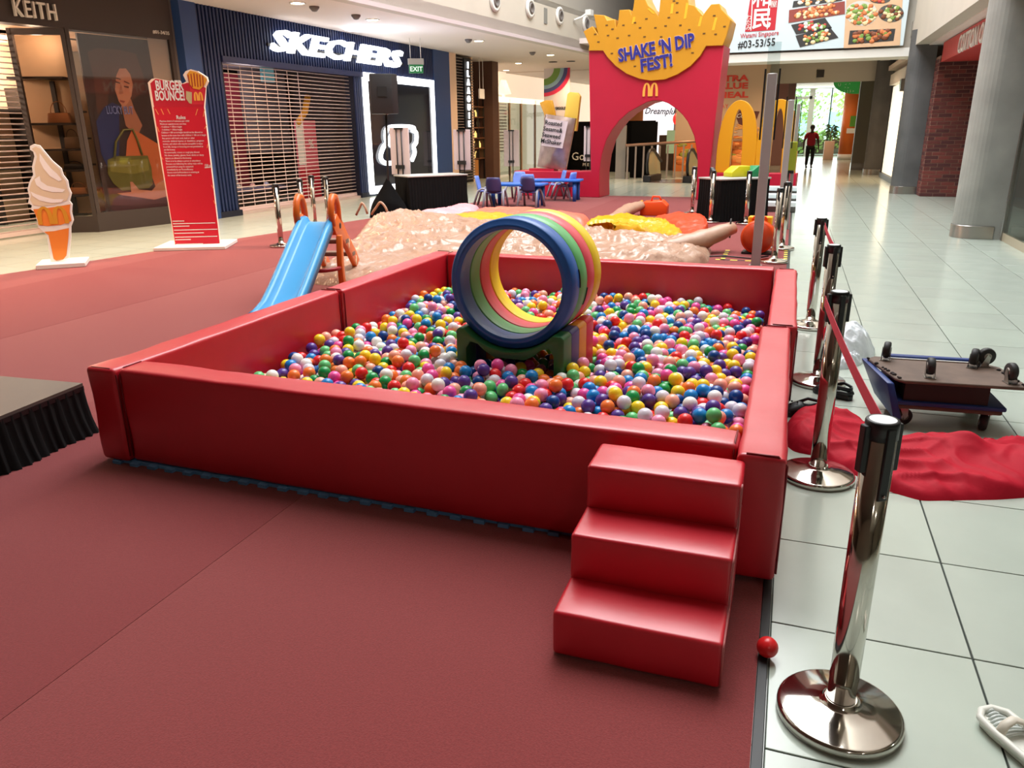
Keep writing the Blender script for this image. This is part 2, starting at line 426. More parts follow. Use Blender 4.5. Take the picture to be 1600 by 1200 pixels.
MB().box(1.55, -8, 0.002, 3.4, 0, 0.012).build('threshold', mat('dark_timber_floor', (92, 76, 66), 0.5, var=(4, .1)), bp)
# glazed shopfront nearest the camera on the right
gf = struct('window_1', (3.12, 9.8, 0))
MB().box(0, -7.5, 0.0, 0.05, 3.9, 0.12).build('sill', mat('beige_stone', (176, 164, 142), 0.35), gf)
MB().box(0.01, -7.5, 0.12, 0.03, 3.9, 3.6).build('pane', glass_mat('shop_glass', (222, 230, 226), 0.06), gf)
for yy in (-3.6, 0.15, 3.8):
    MB().box(-0.01, yy, 0.0, 0.06, yy+0.05, 3.6).build('mullion', M_steel, gf)
MB().box(0.5, -7.5, 0.0, 2.6, 3.9, 0.03).build('shop_floor', mat('beige_stone', (176, 164, 142), 0.35), gf)
MB().box(2.6, -7.5, 0.0, 2.7, 3.9, 3.6).build('shop_wall', mat('shop_grey', (120, 122, 118), 0.7), gf)
for k in range(24):
    MB().box(0.3, -7.5, 0.2+k*0.13, 0.33, 3.6, 0.23+k*0.13).build('blind_slat', M_alum, gf)
# shop windows further along
sw = struct('wall_right_shops', (3.1, 24, 0))
M_greyw = mat('grey_cladding', (118, 116, 110), 0.6)
MB().box(0.05, -0.6, 0, 0.3, 12.5, 4.0).build('shop_wall', M_cream, sw)
MB().box(-0.1, 3.2, 0.18, 0.06, 6.9, 3.0).build('lit_window', mat('window_lit', (250, 244, 220), 0.5, emit=0.9), sw)
MB().box(-0.16, 3.0, 0.0, 0.1, 7.2, 0.16).build('plinth', M_dark, sw)
MB().box(-0.3, 2.9, 2.7, -0.05, 3.25, 3.05).build('window_lamp', M_steel, sw)
MB().box(-0.2, 3.0, 3.05, 0.05, 7.2, 3.4).build('window_header', M_whitepaint, sw)
gw = struct('wall_right_far', (2.3, 36.2, 0))
MB().box(0, 0, 0.28, 0.9, 0.4, 4.2).build('pier', M_greyw, gw)
MB().box(-0.01, -0.012, 0, 0.9, 0.41, 0.28).build('steel_skirting', M_steel, gw)
MB().box(0.85, 0, 0, 1.2, 20, 4.2).build('flank', M_cream, gw)
# ---------------------------------------------------------------- cross bulkhead with the hanging banner
cb = struct('wall_far_bulkhead')
MB().box(-16, 33.35, 4.1, 11.8, 33.6, 14).build('upper_far_wall', M_cream, cb)
MB().box(-4.4, 24.3, 3.5, 2.7, 24.9, 14).build('cross_face', M_cream, cb)
MB().box(-4.4, 24.05, 3.45, 2.7, 25.1, 3.66).build('soffit_band', M_whitepaint, cb)
MB().box(-6.9, 25.1, 4.25, 3.2, 33.2, 4.4).build('soffit', M_ceil, cb)
MB().box(-7, 33.0, 3.32, 3.2, 33.3, 4.3).build('grey_bulkhead', mat('warm_grey', (178, 174, 164), 0.7), cb)
MB().box(-16, 33.3, 4.06, 11.8, 55.2, 4.2).build('end_soffit', M_ceil, cb)
q = PY(1282, 115, 32.98); tag(MB().box(q[0]-0.13, 32.95, q[2]-0.13, q[0]+0.13, 32.99, q[2]+0.13).build('air_vent', M_dark), 'small square dark vent on the grey bulkhead down the corridor', 'vent')
# far glazed end
M_pane = glass_mat('window_glass', (235, 245, 240), 0.02)
we = struct('window_2', (0, 55, 0))
xs = [-9, -6.5, -4, -2, -0.7, 0.75, 1.9, 3.0, 4.2]
for a, b in zip(xs[:-1], xs[1:]):
    MB().box(a+.03, 0, 0.05, b-.03, 0.02, 4.06).build('pane', M_pane, we)
for x in xs:
    wd = 0.16 if x in (-0.7, 0.75) else 0.035
    MB().box(x-wd, -0.06, 0, x+wd, 0.06, 4.06).build('mullion', M_whitepaint if wd > .1 else M_dark, we)
MB().box(-0.7, -0.06, 3.45, 0.75, 0.06, 3.62).build('door_head', M_whitepaint, we)
MB().box(-9, -0.05, 0, 4.2, 0.05, 0.06).build('floor_rail', M_steel, we)
MB().box(4.2, -6, 0, 4.4, 0.1, 4.2).build('end_return', M_cream, we)
# outdoors: paving, hedge, trees, a pale building
MB().box(-40, 55.2, -0.1, 40, 140, -0.02).build('ground_outside', mat('outside_paving', (190, 188, 176), 0.8))['kind'] = 'structure'
M_leaf = mat('leaf_green', (150, 180, 96), 0.7, var=(3, 0.3)); M_leaf2 = mat('leaf_light', (180, 204, 120), 0.7, var=(3, 0.3)); M_bark = mat('bark', (96, 82, 66), 0.9)
def leaves(n, fn, size, m, name, parent):
    w = MB(); rnd = random.Random(n)
    for _ in range(n):
        c = Vector(fn(rnd)); a = Vector((rnd.gauss(0, 1), rnd.gauss(0, 1), rnd.gauss(0, 1))).normalized(); b = a.orthogonal().normalized(); c2 = a.cross(b)
        s_ = size*rnd.uniform(.6, 1.3); w.add([c-b*s_, c-c2*s_*.5, c+b*s_, c+c2*s_*.5], [(0, 1, 2, 3)])
    return w.build(name, m, parent)
hd = thing('hedge', 'clipped green hedge outside behind the glass end wall', 'hedge', (0, 60, 0))
MB().box(-12, -0.35, 0, 9, 0.35, 0.95).build('stems', M_bark, hd)
leaves(2600, lambda r: (r.uniform(-12, 9), r.uniform(-.6, .6), r.uniform(0.1, 1.5)), 0.2, M_leaf, 'foliage', hd)['kind'] = 'stuff'
for k, (tx, ty, th, lb) in enumerate([(-0.6, 66, 4.2, 'light green tree outside, left of the two seen over the walking person'), (4.6, 70, 5.2, 'light green tree outside, right of the two, near the orange pillar'), (-7.5, 67, 4.6, 'light green tree outside behind the yellow letter')]):
    t = thing('tree', lb, 'tree', (tx, ty, 0))
    MB().tube([(0, 0, 0), (0.1, 0, 1.5), (0, 0.1, th*.8)], [0.16, 0.12, 0.05]).build('trunk', M_bark, t)
    leaves(900, lambda r: (r.gauss(0, 1.1), r.gauss(0, 1.1), th*.78+r.gauss(0, 0.9)), 0.2, M_leaf2, 'crown', t)['kind'] = 'stuff'
b_ = thing('building', 'pale building outside beyond the trees at the glass end', 'building', (0, 95, 0))
MB().box(-25, 0, 0, 22, 8, 9).build('facade', mat('pale_facade', (214, 222, 224), 0.8), b_)
for i in range(12):
    MB().box(-22+i*3.6, -0.1, 1.0, -20+i*3.6, 0, 3.4).build('window', mat('pale_blue_pane', (150, 196, 206), 0.3), b_)
# orange round pillar, plant, green hanging sign, person's end of the corridor
po = struct('column'); M_or = mat('orange_cladding', (226, 112, 30), 0.5)
po.location = (2.82, 48.3, 0)
MB().lathe([(0.5, 0.3), (0.5, 4.06)], 28).build('shaft', M_or, po); MB().lathe([(0.52, 0), (0.52, 0.3)], 28).build('base_band', M_whitepaint, po)
MB().box(-0.1, -0.56, 1.75, 0.32, -0.48, 2.3).build('green_notice', mat('sign_green', (90, 150, 50), 0.5), po); MB().box(-0.22, -0.56, 1.4, 0.25, -0.48, 1.66).build('white_notice', M_white, po)
pp = thing('potted_plant', 'small potted plant in a pink beige planter beside the orange pillar', 'plant', (1.8, 47.9, 0))
MB().box(-0.26, -0.26, 0, 0.26, 0.26, 1.0).build('planter', mat('planter_beige', (206, 170, 150), 0.6), pp, 0.02, 2)
w = MB(); w.tube([(0, 0, 0.95), (0.03, 0, 1.3), (0.06, 0, 1.75)], 0.03); w.build('stem', M_bark, pp)
w = MB()
for k in range(26):
    a = k*2.4; z = 1.15+k*0.025; w.add([(0.04, 0, z), (0.04+0.22*math.cos(a), 0.22*math.sin(a), z+0.14), (0.04+0.42*math.cos(a), 0.42*math.sin(a), z+0.02), (0.04+0.2*math.cos(a+.2), 0.2*math.sin(a+.2), z+0.02)], [(0, 1, 2, 3)])
w.build('leaves', mat('dark_leaf', (58, 86, 44), 0.6), pp)['kind'] = 'stuff'
hs = thing('hanging_sign', 'green quarter-round directional sign hanging from the grey bulkhead', 'sign', (1.22, 35.2, 3.42))
pl = [(0, 0)]+[(0.9-0.9*math.cos(a), -0.46*math.sin(a)) for a in np.linspace(0, math.pi/2, 10)][1:]+[(0.98, -0.46), (0.98, 0)]
M_sg = mat('sign_green_bright', (46, 138, 58), 0.5, emit=.35)
MB().prism(pl, 0, 0.06, lambda a, b, t: (a, t, b)).build('sign_board', M_sg, hs)
for s_, zz in (('<  ^', -0.14), ('^ >', -0.27), ('1 2 5 >', -0.4)):
    text(s_, 0.13, M_white, hs, (0.42, -0.012, zz), extrude=0.003)
text('U', 0.16, M_white, hs, (0.17, -0.012, -0.16), extrude=0.003)
MB().tube([(0.2, 0.03, 0), (0.2, 0.03, 0.64)], 0.012, 6).build('hanger_rod', M_steel, hs); MB().tube([(0.8, 0.03, 0), (0.8, 0.03, 0.64)], 0.012, 6).build('hanger_rod', M_steel, hs)
# the restaurant banner across the mall
bn = thing('hanging_banner', 'wide pale blue restaurant banner with food pictures above the corridor', 'banner', (0, 24.0, 0))
YB = 23.99
def BP(x, y, d=0.0):
    q = PY(x, y, 24.0); return (float(q[0]), -0.02-d, float(q[2]))
M_bl = mat('banner_blue', (200, 216, 222), 0.6)
zb, zt = BP(1270, 77)[2], 6.4; xl, xr_ = -4.2, BP(1411, 70)[0]
MB().box(xl, -0.015, zb, xr_, 0.02, zt).build('banner_sheet', M_bl, bn)
M_wred = mat('banner_red', (184, 28, 44), 0.6)
def px_poly(w, pts, d, mi=0): w.poly([BP(x, y, d) for x, y in pts], mi)
w = MB(); px_poly(w, [(1164, 50), (1174, -12), (1217, -12), (1211, 47)], 0.004); w.build('red_crest', M_wred, bn)
w = MB(); px_poly(w, [(1172.5, 48), (1174, 48), (1177, -10), (1175.5, -10)], 0.006); px_poly(w, [(1198, 46), (1199.5, 46), (1203, -10), (1201.5, -10)], 0.006); w.build('crest_rules', M_white, bn)
a0 = BP(1175.5, 42); text('\u6c11', 0.54, M_white, bn, (a0[0]-0.03, -0.03, a0[2]-0.0), (math.pi/2, 0.0, 0), extrude=0.002, bold=0.03)
a0 = BP(1175, 9); text('\u548c', 0.54, M_white, bn, (a0[0], -0.03, a0[2]), (math.pi/2, 0, 0), extrude=0.002, bold=0.02)
for s_, (x, y) in (('\u308f', (1165.5, 31)), ('\u305f', (1165, 39)), ('\u307f', (1164.5, 47))):
    a0 = BP(x, y); text(s_, 0.15, M_white, bn, (a0[0], -0.03, a0[2]), extrude=0.002)
for s_, (x, y) in (('\u5c45', (1204, -4)), ('\u5c4b', (1203.5, 11))):
    a0 = BP(x, y); text(s_, 0.18, M_white, bn, (a0[0], -0.03, a0[2]), extrude=0.002)
a0 = BP(1157, 60); text('Watami Singapore', 0.165, M_wred, bn, (a0[0], -0.03, a0[2]), (math.pi/2, -0.045, 0), extrude=0.002, bold=0.003, sx=0.82)
a0 = BP(1153, 76); text('#03-53/55', 0.27, M_black, bn, (a0[0], -0.03, a0[2]), (math.pi/2, -0.045, 0), extrude=0.002, bold=0.006, sx=0.88)
w = MB(); px_poly(w, [(1318, 75.5), (1323, -12), (1411, -12), (1406, 71)], 0.003); w.build('wood_picture', mat('banner_wood', (214, 176, 140), 0.6, var=(3, .08)), bn)
FOOD = [mat('food_orange', (206, 120, 70), .6), mat('food_brown', (120, 66, 40), .6), mat('food_green', (120, 150, 70), .6), mat('food_cream', (232, 208, 160), .6), mat('food_red', (190, 66, 60), .6), mat('food_pale', (226, 226, 214), .6)]
M_slate = mat('slate_dish', (52, 50, 50), .5)
def dish(name, pts, m, mm, n, seed, r0=3.0, inset=0.75):
    w = MB(); px_poly(w, pts, 0.006); o = w.build(name, m, bn)
    rnd = random.Random(seed); c = np.mean(np.array(pts), axis=0); w2 = MB(); A = np.array(pts, float)
    for k in range(n):
        i = rnd.randrange(len(pts)); u = rnd.random(); t = rnd.random()**.5*inset
        pnt = c+((A[i]*(1-u)+A[(i+1) % len(pts)]*u)-c)*t; q = BP(pnt[0], pnt[1], 0.008)
        rr = r0*0.0201*rnd.uniform(.6, 1.2)
        w2.sphere(q, rr, 7, 5, rnd.choice(mm), (1, 0.25, 0.75))
    w2.build('food_pieces', FOOD, o)['kind'] = 'stuff'
ell = lambda cx, cy, rx, ry: [(cx+rx*math.cos(a), cy+ry*math.sin(a)) for a in np.linspace(0, 2*math.pi, 22)[:-1]]
dish('dish', [(1232, 36), (1233, 16), (1320, 2), (1320, 22)], mat('tray_red', (140, 64, 56), .5), [0, 0, 3], 46, 1, 3.4)
dish('dish', [(1240, 2), (1238, 12), (1316, 1), (1316, -9)], M_slate, [0, 5, 3], 20, 2)
dish('dish', [(1236, 39), (1289, 28), (1300, 44), (1244, 54)], M_slate, [4, 4, 2, 5], 34, 3)
dish('dish', [(1243, 56), (1297, 43), (1310, 59), (1250, 74)], M_slate, [0, 2, 3, 5], 40, 4)
dish('dish', ell(1346, 21, 25, 19.5), mat('plate_grey', (200, 200, 194), .4), [0, 0, 3, 2], 70, 5, 3.4, 0.9)
dish('dish', ell(1392, 21, 20, 14), mat('plate_dark', (84, 84, 80), .4), [1, 2, 3], 44, 6, 3.0, 0.85)
dish('dish', ell(1375, 0, 16, 6), mat('plate_dark', (84, 84, 80), .4), [0, 4], 14, 7)
dish('dish', [(1325, 70), (1328, 48), (1399, 45), (1396, 64)], M_slate, [1, 1, 0, 2], 46, 8, 3.6, .8)
# extra value meal poster pillar
ev = thing('poster_pillar', 'tall beige meal poster with red capitals on the pillar behind the yellow letter', 'poster', (-2.2, 30, 0))
def EP(x, y, d=0.0):
    q = PY(x, y, 30.0); return (float(q[0])+2.2, -0.004-d, float(q[2]))
MB().box(-2.02, 0, 0, 1.12, 0.9, 4.3).build('pillar_core', mat('poster_beige', (186, 160, 132), 0.6), ev)
w = MB()
w.poly([(-2.02, -.005, 0.2), (1.0, -.005, 0.2), (1.0, -.005, 1.25), (0.2, -.005, 1.45), (-1.2, -.005, 1.2), (-2.02, -.005, 1.3)], 0)
rnd = random.Random(4)
for k in range(60): w.sphere((rnd.uniform(-1.85, .95), -.006, rnd.uniform(.45, 1.2)), rnd.uniform(.06, .16), 8, 5, rnd.choice((0, 1, 1, 2)), (1.4, .1, .6))
for k in range(20): w.sphere((rnd.uniform(-1.2, .9), -.012, rnd.uniform(1.35, 1.9)), .22, 8, 5, 3, (1.6, .06, .14), Matrix.Rotation(rnd.uniform(-.5, .5), 3, 'Y'))
w.build('burger_picture', [mat('bun_orange', (206, 112, 44), .6), mat('bun_light', (226, 150, 80), .6), mat('lettuce', (150, 150, 60), .6), mat('chip_gold', (222, 160, 84), .6)], ev)
w = MB(); a, b, c, d = EP(1146, 172), EP(1187, 174), EP(1177, 201), EP(1157, 201); w.poly([a, b, c, d]); w.build('cup_picture', mat('cola_brown', (92, 48, 40), .5), ev)
M_evr = mat('poster_red', (206, 62, 44), 0.6)
for s_, y in (('EXTRA', 126), ('VALUE', 138), ('MEAL', 152)):
    a = EP(1168.5, y, 0.004); text(s_, 0.27, M_evr, ev, (a[0], -0.01, a[2]), extrude=0.003, bold=0.03, align='RIGHT', sx=1.6)
a = EP(1137, 169); text('ALL DAY', 0.2, M_evr, ev, (a[0]+0.02, -0.01, a[2]), extrude=0.003, align='RIGHT')
text('Cola', 0.2, M_white, ev, (EP(1150, 184)[0], -0.012, EP(1150, 184)[2]), extrude=0.003, shear=0.3)
# ================================================================ left shops
F = Frame((-11.24, 13.36), (-10.76, 23.48))
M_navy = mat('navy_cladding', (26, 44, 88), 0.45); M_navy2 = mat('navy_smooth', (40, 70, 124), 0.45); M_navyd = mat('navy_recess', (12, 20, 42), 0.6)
sf = struct('wall_left_shop', F.w(0, 0), F.rz)
HT = 4.1
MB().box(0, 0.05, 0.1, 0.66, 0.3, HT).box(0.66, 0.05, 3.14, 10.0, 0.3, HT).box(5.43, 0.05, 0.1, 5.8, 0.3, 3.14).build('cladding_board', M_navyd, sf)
MB().box(-0.42, -0.03, 0.0, 0.0, 0.3, HT).build('corner_panel', M_navy2, sf); MB().box(9.86, -0.02, 0, 10.96, 0.3, HT+.03).build('end_panel', M_navy2, sf)
MB().box(0, -0.03, 0, 0.66, 0.3, 0.12).box(5.43, -0.01, 0, 5.8, 0.3, 0.12).build('plinth', M_navyd, sf)
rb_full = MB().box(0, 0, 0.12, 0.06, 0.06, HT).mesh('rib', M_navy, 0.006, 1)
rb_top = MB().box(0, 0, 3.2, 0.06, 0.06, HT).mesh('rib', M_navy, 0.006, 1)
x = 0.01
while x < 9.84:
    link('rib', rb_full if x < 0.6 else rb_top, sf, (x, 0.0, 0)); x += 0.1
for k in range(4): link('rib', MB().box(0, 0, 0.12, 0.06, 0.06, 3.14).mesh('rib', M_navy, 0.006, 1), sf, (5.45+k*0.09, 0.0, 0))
MB().box(0.6, -0.03, 3.08, 5.86, 0.12, 3.2).build('lintel_strip', mat('navy_strip', (36, 46, 88), 0.45), sf)
# dark shop interior behind the shutter
MB().box(0.5, 3.6, 0, 5.8, 3.7, 3.3).build('shop_back_wall', mat('shop_plum', (72, 34, 46), 0.7), sf)
MB().box(0.4, 0.3, 0, 0.5, 3.7, 3.3).box(5.75, 0.3, 0, 5.8, 3.7, 3.3).build('shop_side_wall', mat('shop_grey_brown', (70, 60, 60), 0.7), sf)
MB().box(0.4, 0.3, 3.2, 5.8, 3.7, 3.3).build('shop_soffit', mat('shop_soffit', (60, 56, 60), 0.7), sf)
MB().box(2.3, 2.2, 0, 3.6, 2.3, 3.1).build('red_panel', mat('shop_crimson', (110, 26, 44), 0.6), sf)
MB().box(3.65, 2.1, 1.2, 5.3, 2.25, 3.2).build('grey_panel', mat('shop_panel_grey', (112, 106, 110), 0.6), sf)
L_ = bpy.data.lights.new('shop_and_fill_lamp', 'POINT'); L_.energy = 50; L_.color = (1, .8, .82); L_.shadow_soft_size = .3
lo = bpy.data.objects.new('shop_and_fill_lamp', L_); COL.objects.link(lo); lo.location = F.w(2.8, 1.3, 2.7)
ps = thing('standing_poster', 'tall pink promotion poster with white mark behind the long shutter', 'poster', F.w(4.55, 1.0), F.rz)
MB().box(-0.42, 0, 0, 0.42, 0.05, 2.0).build('poster_board', mat('poster_pink', (206, 96, 112), 0.5), ps); MB().box(-0.42, -0.01, 0.9, -0.12, 0.0, 1.95).build('white_panel', M_white, ps)
MB().box(-0.42, -0.012, 0.05, 0.42, 0.0, 0.8).build('red_panel', mat('poster_crimson', (180, 26, 48), 0.5), ps); text('%', 0.34, M_white, ps, (0.02, -0.02, 1.3))
MB().tube([(-0.36, 0, 1.9), (0.0, -0.01, 2.2), (0.2, 0, 2.6)], 0.08).build('yellow_arm', mat('mustard', (214, 150, 40), .5), ps)
cp = thing('cutout_poster', 'grey and yellow cut-out poster board behind the long shutter', 'poster', F.w(1.5, 1.0), F.rz)
MB().prism([(-0.3, 0.2), (0.3, 0.2), (0.28, 1.6), (0.16, 1.52), (-0.14, 1.5), (-0.3, 1.62)], 0, 0.04, lambda a, b, t: (a, t, b)).build('board', mat('poster_grey', (176, 178, 196), 0.5), cp)
MB().box(-0.22, -0.008, 0.95, 0.26, 0, 1.2).build('yellow_band', mat('poster_yellow', (206, 190, 70), 0.5), cp)
MB().box(-0.2, 0.04, 0, 0.2, 0.2, 0.2).build('foot', M_dark, cp)
pt = thing('display_table', 'low shoe display table behind the long shutter', 'table', F.w(2.5, 0.9), F.rz)
MB().box(-0.9, 0, 0.38, 0.9, 0.7, 0.45).build('table_top', mat('table_blue_grey', (96, 96, 130), .5), pt); MB().box(-0.8, .1, 0, 0.8, 0.6, 0.38).build('base', M_dark, pt)
for k in range(3):
    s_ = thing('shoe', ('white shoe on the left end of the low display table', 'pale pink shoe in the middle of the low display table', 'pale blue shoe on the right end of the low display table')[k], 'shoe', F.w(1.95+k*0.5, 1.15, 0.45), F.rz+.4)
    MB().sphere((0, 0, 0.055), 0.13, 12, 8, 0, (1, .42, .34)).build('upper', (M_white, mat('pale_pink', (226, 176, 186), .5), mat('pale_blue', (176, 186, 226), .5))[k], s_); MB().box(-.14, -.05, 0, .14, .05, .025).build('sole', M_white, s_, .01, 1)
# roller shutter of the long shop: every slat its own piece
M_slat = mat('shutter_slat', (226, 206, 206), 0.4, metal=0.2)
def shutter(label, fr, x0, x1, z0, z1, n, rods, loc, rz, sag=0.0):
    t = thing('roller_shutter', label, 'shutter', loc, rz)
    me = MB().tube([(x0, 0, 0), (x1, 0, 0)], 0.012, 6).mesh('slat', M_slat)
    for k in range(n): link('slat', me, t, (0, 0, z0+(z1-z0)*k/(n-1)))
    mr = MB().box(-0.008, 0.012, z0, 0.008, 0.02, z1).mesh('link_rod', M_slat)
    for xx in rods: link('link_rod', mr, t, (xx, 0, 0))
    MB().box(x0, -0.02, z0-0.08, x1, 0.02, z0-0.01).build('bottom_bar', M_slat, t)
    return t
shutter('long open-grille roller shutter with white slats under the lit shop sign', F, 0.7, 5.4, 0.14, 3.06, 35, [0.95, 1.32, 1.7, 2.1, 2.5, 2.9, 3.3], F.w(0, 0.16), F.rz)
MB().box(0.66, 0.05, 0, 5.43, 0.35, 0.055).build('threshold', mat('pale_threshold', (196, 178, 172), .4), sf)
# lit sign
sg = thing('lit_shop_sign', 'big white lit italic letters on the navy ribbed shop front', 'sign', F.w(0, 0), F.rz)
a = F.at(424, 79, -0.12); b = F.at(634, 104, -0.12)
def shop_letters(parent, mm, dz, dep, bold):
    return text('SKECHERS', 0.62, mm, parent, (a[0], -0.1-dep, a[1]+0.02), (math.pi/2, 0, 0), extrude=0.05, bold=bold, shear=0.28, sx=(b[0]-a[0])/2.98, space=0.98)
shop_letters(sg, M_litwhite, 0, 0.0, 0.046)
MB().box(a[0], -0.05, a[1]+.1, b[0], 0.0, a[1]+.16).build('backing_rail', M_dark, sg)
# neon-framed window
M_neon = mat('neon_white', (250, 253, 255), 0.4, emit=3.2)
nw = struct('window_3', F.w(0, 0), F.rz)
x0, x1, zb_, zt_ = 5.82, 9.78, 0.06, 3.2
MB().box(x0, -.06, zb_, x0+.17, .02, zt_).build('lit_frame', M_neon, nw); MB().box(x1-.17, -.06, zb_, x1, .02, zt_).build('lit_frame', M_neon, nw)
MB().box(x0+.17, -.06, zt_-.2, x1-.17, .02, zt_).build('lit_frame', M_neon, nw); MB().box(x0+.17, -.06, zb_, x1-.17, .02, zb_+.2).build('lit_frame', M_neon, nw)
MB().box(x0-.02, .02, 0, x1+.1, .06, zt_+.02).build('frame_backing', M_navyd, nw)
MB().box(x0+.17, -.012, zb_+.2, x1-.17, -.004, zt_-.2).build('pane', mat('black_glass', (28, 34, 48), 0.06, spec=.7), nw)
em = thing('lit_emblem', 'white lit S emblem inside the neon framed window', 'sign', F.w(7.36, -0.05, 1.3), F.rz)
S_ = [(1.02, .42), (.95, .5), (.2, .52), (-.45, .48), (-.62, .3), (-.55, .1), (-.2, .03), (.3, -.02), (.52, -.15), (.45, -.36), (.1, -.45), (-.7, -.46), (-.95, -.3), (-.8, -.05), (-.62, .05)]
MB().tube(spline([(q[0], 0, q[1]+.02) for q in S_]), 0.065, 8).build('lit_tube', M_litwhite, em)
MB().tube(spline([(.9, 0, .44), (1.15, 0, .36), (1.12, 0, .1), (.95, 0, -.02), (1.0, 0, -.2), (.8, 0, -.42)]), 0.065, 8).build('lit_tube', M_litwhite, em)
MB().tube(spline([(-.2, 0.01, .36), (-.42, 0.01, .1), (.1, 0.01, 0.0), (.2, 0.01, .3)]), 0.09, 8).build('inner_fill', M_litwhite, em)
# cream pier, black louvred column with letters, shelf shop
cs = struct('wall_left_pier', F.w(10.96, 0), F.rz)
MB().box(0, -0.02, 0, 0.48, 0.4, HT+.03).build('cream_pier', mat('cream_pier', (228, 196, 170), .6), cs)
MB().box(1.9, 0.1, 0, 2.0, 0.5, HT).build('cream_edge', mat('cream_pier', (228, 196, 170), .6), cs)
lc = thing('louvred_column', 'black louvred sign column with white vertical letters beside the navy shop', 'sign', F.w(11.44, -.02), F.rz)
MB().box(0, 0.1, 0, 1.3, 0.4, 4.05).build('column_core', M_dark, lc)
ml = MB().box(0, 0.0, 0, 1.32, 0.1, 0.035).mesh('louvre_slat', mat('louvre_grey', (110, 100, 96), .4), 0)
for k in range(44): link('louvre_slat', ml, lc, (0, 0, 0.1+k*0.09))
MB().box(0.5, -0.06, 1.75, 1.0, 0.0, 4.0).build('letter_board', M_black, lc)
for k, ch in enumerate('ILAAOUIE'):
    text(ch, 0.29, M_litwhite, lc, (0.75, -0.08, 3.7-k*0.265), extrude=.02, align='CENTER', bold=.012, sx=.9)
ss = struct('wall_left_shelf_shop', F.w(13.0, 0), F.rz)
MB().box(0, 1.2, 0, 2.0, 1.3, HT).build('brown_back', mat('shelf_brown', (92, 62, 48), .7), ss)
MB().box(1.55, 0.05, 0, 2.1, 1.2, HT).build('brown_side', mat('shelf_brown', (92, 62, 48), .7), ss)
sh = thing('shelf_unit', 'tall dark wooden shelf unit with lit goods inside the shelf shop', 'shelf', F.w(13.05, 0.4), F.rz)
for k in range(6): MB().box(0, 0, 0.72+k*0.36, 1.5, 0.5, 0.76+k*0.36).build('shelf_board', mat('shelf_wood', (120, 74, 46), .6), sh)
for xx in (0, 0.95, 1.46): MB().box(xx, 0, 0, xx+.05, .05, 2.9).build('upright', M_dark, sh)
MB().box(0, 0.02, 0, 0.95, 0.5, 0.7).build('cabinet', mat('cabinet_honey', (190, 130, 66), .5), sh)
rnd = random.Random(11)
BM = [mat('goods_amber_lit', (244, 206, 120), .4, emit=1.3), mat('goods_cream_lit', (250, 236, 200), .4, emit=1.3), mat('goods_dark', (60, 48, 42), .4), mat('goods_green_lit', (200, 206, 140), .4, emit=.3)]  # emission on the goods stands in for light on the shelves
nm = ('amber', 'cream', 'dark', 'pale green')
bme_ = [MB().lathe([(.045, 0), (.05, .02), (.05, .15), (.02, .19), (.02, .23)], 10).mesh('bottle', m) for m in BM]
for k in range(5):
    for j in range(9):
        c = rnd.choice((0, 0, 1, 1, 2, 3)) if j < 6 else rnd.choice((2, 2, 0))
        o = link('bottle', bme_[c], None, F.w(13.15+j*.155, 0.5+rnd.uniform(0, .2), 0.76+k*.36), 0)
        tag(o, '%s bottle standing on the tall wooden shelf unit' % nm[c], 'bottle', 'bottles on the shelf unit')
hb = thing('hanging_notice', 'small white notice hung by two cords in front of the shelf shop', 'sign', F.w(13.3, -.1, 3.1), F.rz)
MB().box(-.2, 0, -.32, .2, .05, 0).build('notice_board', M_white, hb); MB().box(-.15, .02, 0, -.13, .03, 1.0).build('cord', M_white, hb); MB().box(.13, .02, 0, .15, .03, 1.0).build('cord', M_white, hb)
# glass shop further on
gs = struct('wall_left_glass_shop', (-10.9, 28.6, 0), math.radians(84))
M_cshop = mat('shop_cream_lit', (248, 226, 200), .6, emit=.7)
MB().box(0, 1.6, 0, 22, 1.7, HT).build('lit_back', M_cshop, gs)
MB().box(0, 0, 0, .5, .3, HT).build('cream_pier', mat('cream_pier', (228, 196, 170), .6), gs)
for xx in (0.5, 1.5, 2.6, 4.0, 5.6): MB().box(xx, -.02, 0, xx+.07, .06, 2.9).build('glazing_post', mat('wood_post', (176, 136, 104), .5), gs)
MB().box(.5, -.02, 2.75, 6, .1, 2.95).build('lit_header', mat('lit_header', (255, 244, 220), .5, emit=1.2), gs)
MB().box(.5, 0, 0.05, 6, .02, 2.75).build('pane', glass_mat('shop_glass', (222, 230, 226), 0.06), gs)
for k in range(16): MB().box(1.3, .6, 0.9+k*.12, 2.5, .62, 0.96+k*.12).build('blind_slat', M_slat, gs)
for k, (xx, zz) in enumerate(((0.7, 1.2), (0.7, .8), (2.8, 1.3), (2.8, .7))): MB().box(xx, .5, zz, xx+.7, .8, zz+.05).build('shelf', mat('shelf_terracotta', (176, 84, 60), .5), gs)
lm = thing('shop_lamp_shade', 'small cream table lamp on the lit shop header', 'lamp', (-10.79, 29.6, 2.955)); MB().lathe([(.06, 0), (.06, .08), (.3, .1), (.1, .6)], 16).build('shade', mat('lit_warm2', (255, 236, 200), .5, emit=1.2), lm)
mg = thing('shop_banner', 'white shop banner with a rainbow corner above the sachet prop', 'banner', (-9.36, 31.95, 1.966), math.radians(-8)); mg.scale = (.9, .9, .9)
MB().box(-.62, 0, -1.2, .66, .03, 2.35).build('banner_sheet', mat('banner_grey', (210, 204, 208), .6), mg)
RB = [mat('rainbow_red', (206, 46, 84), .6), mat('rainbow_purple', (70, 74, 130), .6), mat('rainbow_blue', (140, 176, 196), .6), mat('rainbow_green', (110, 150, 70), .6)]
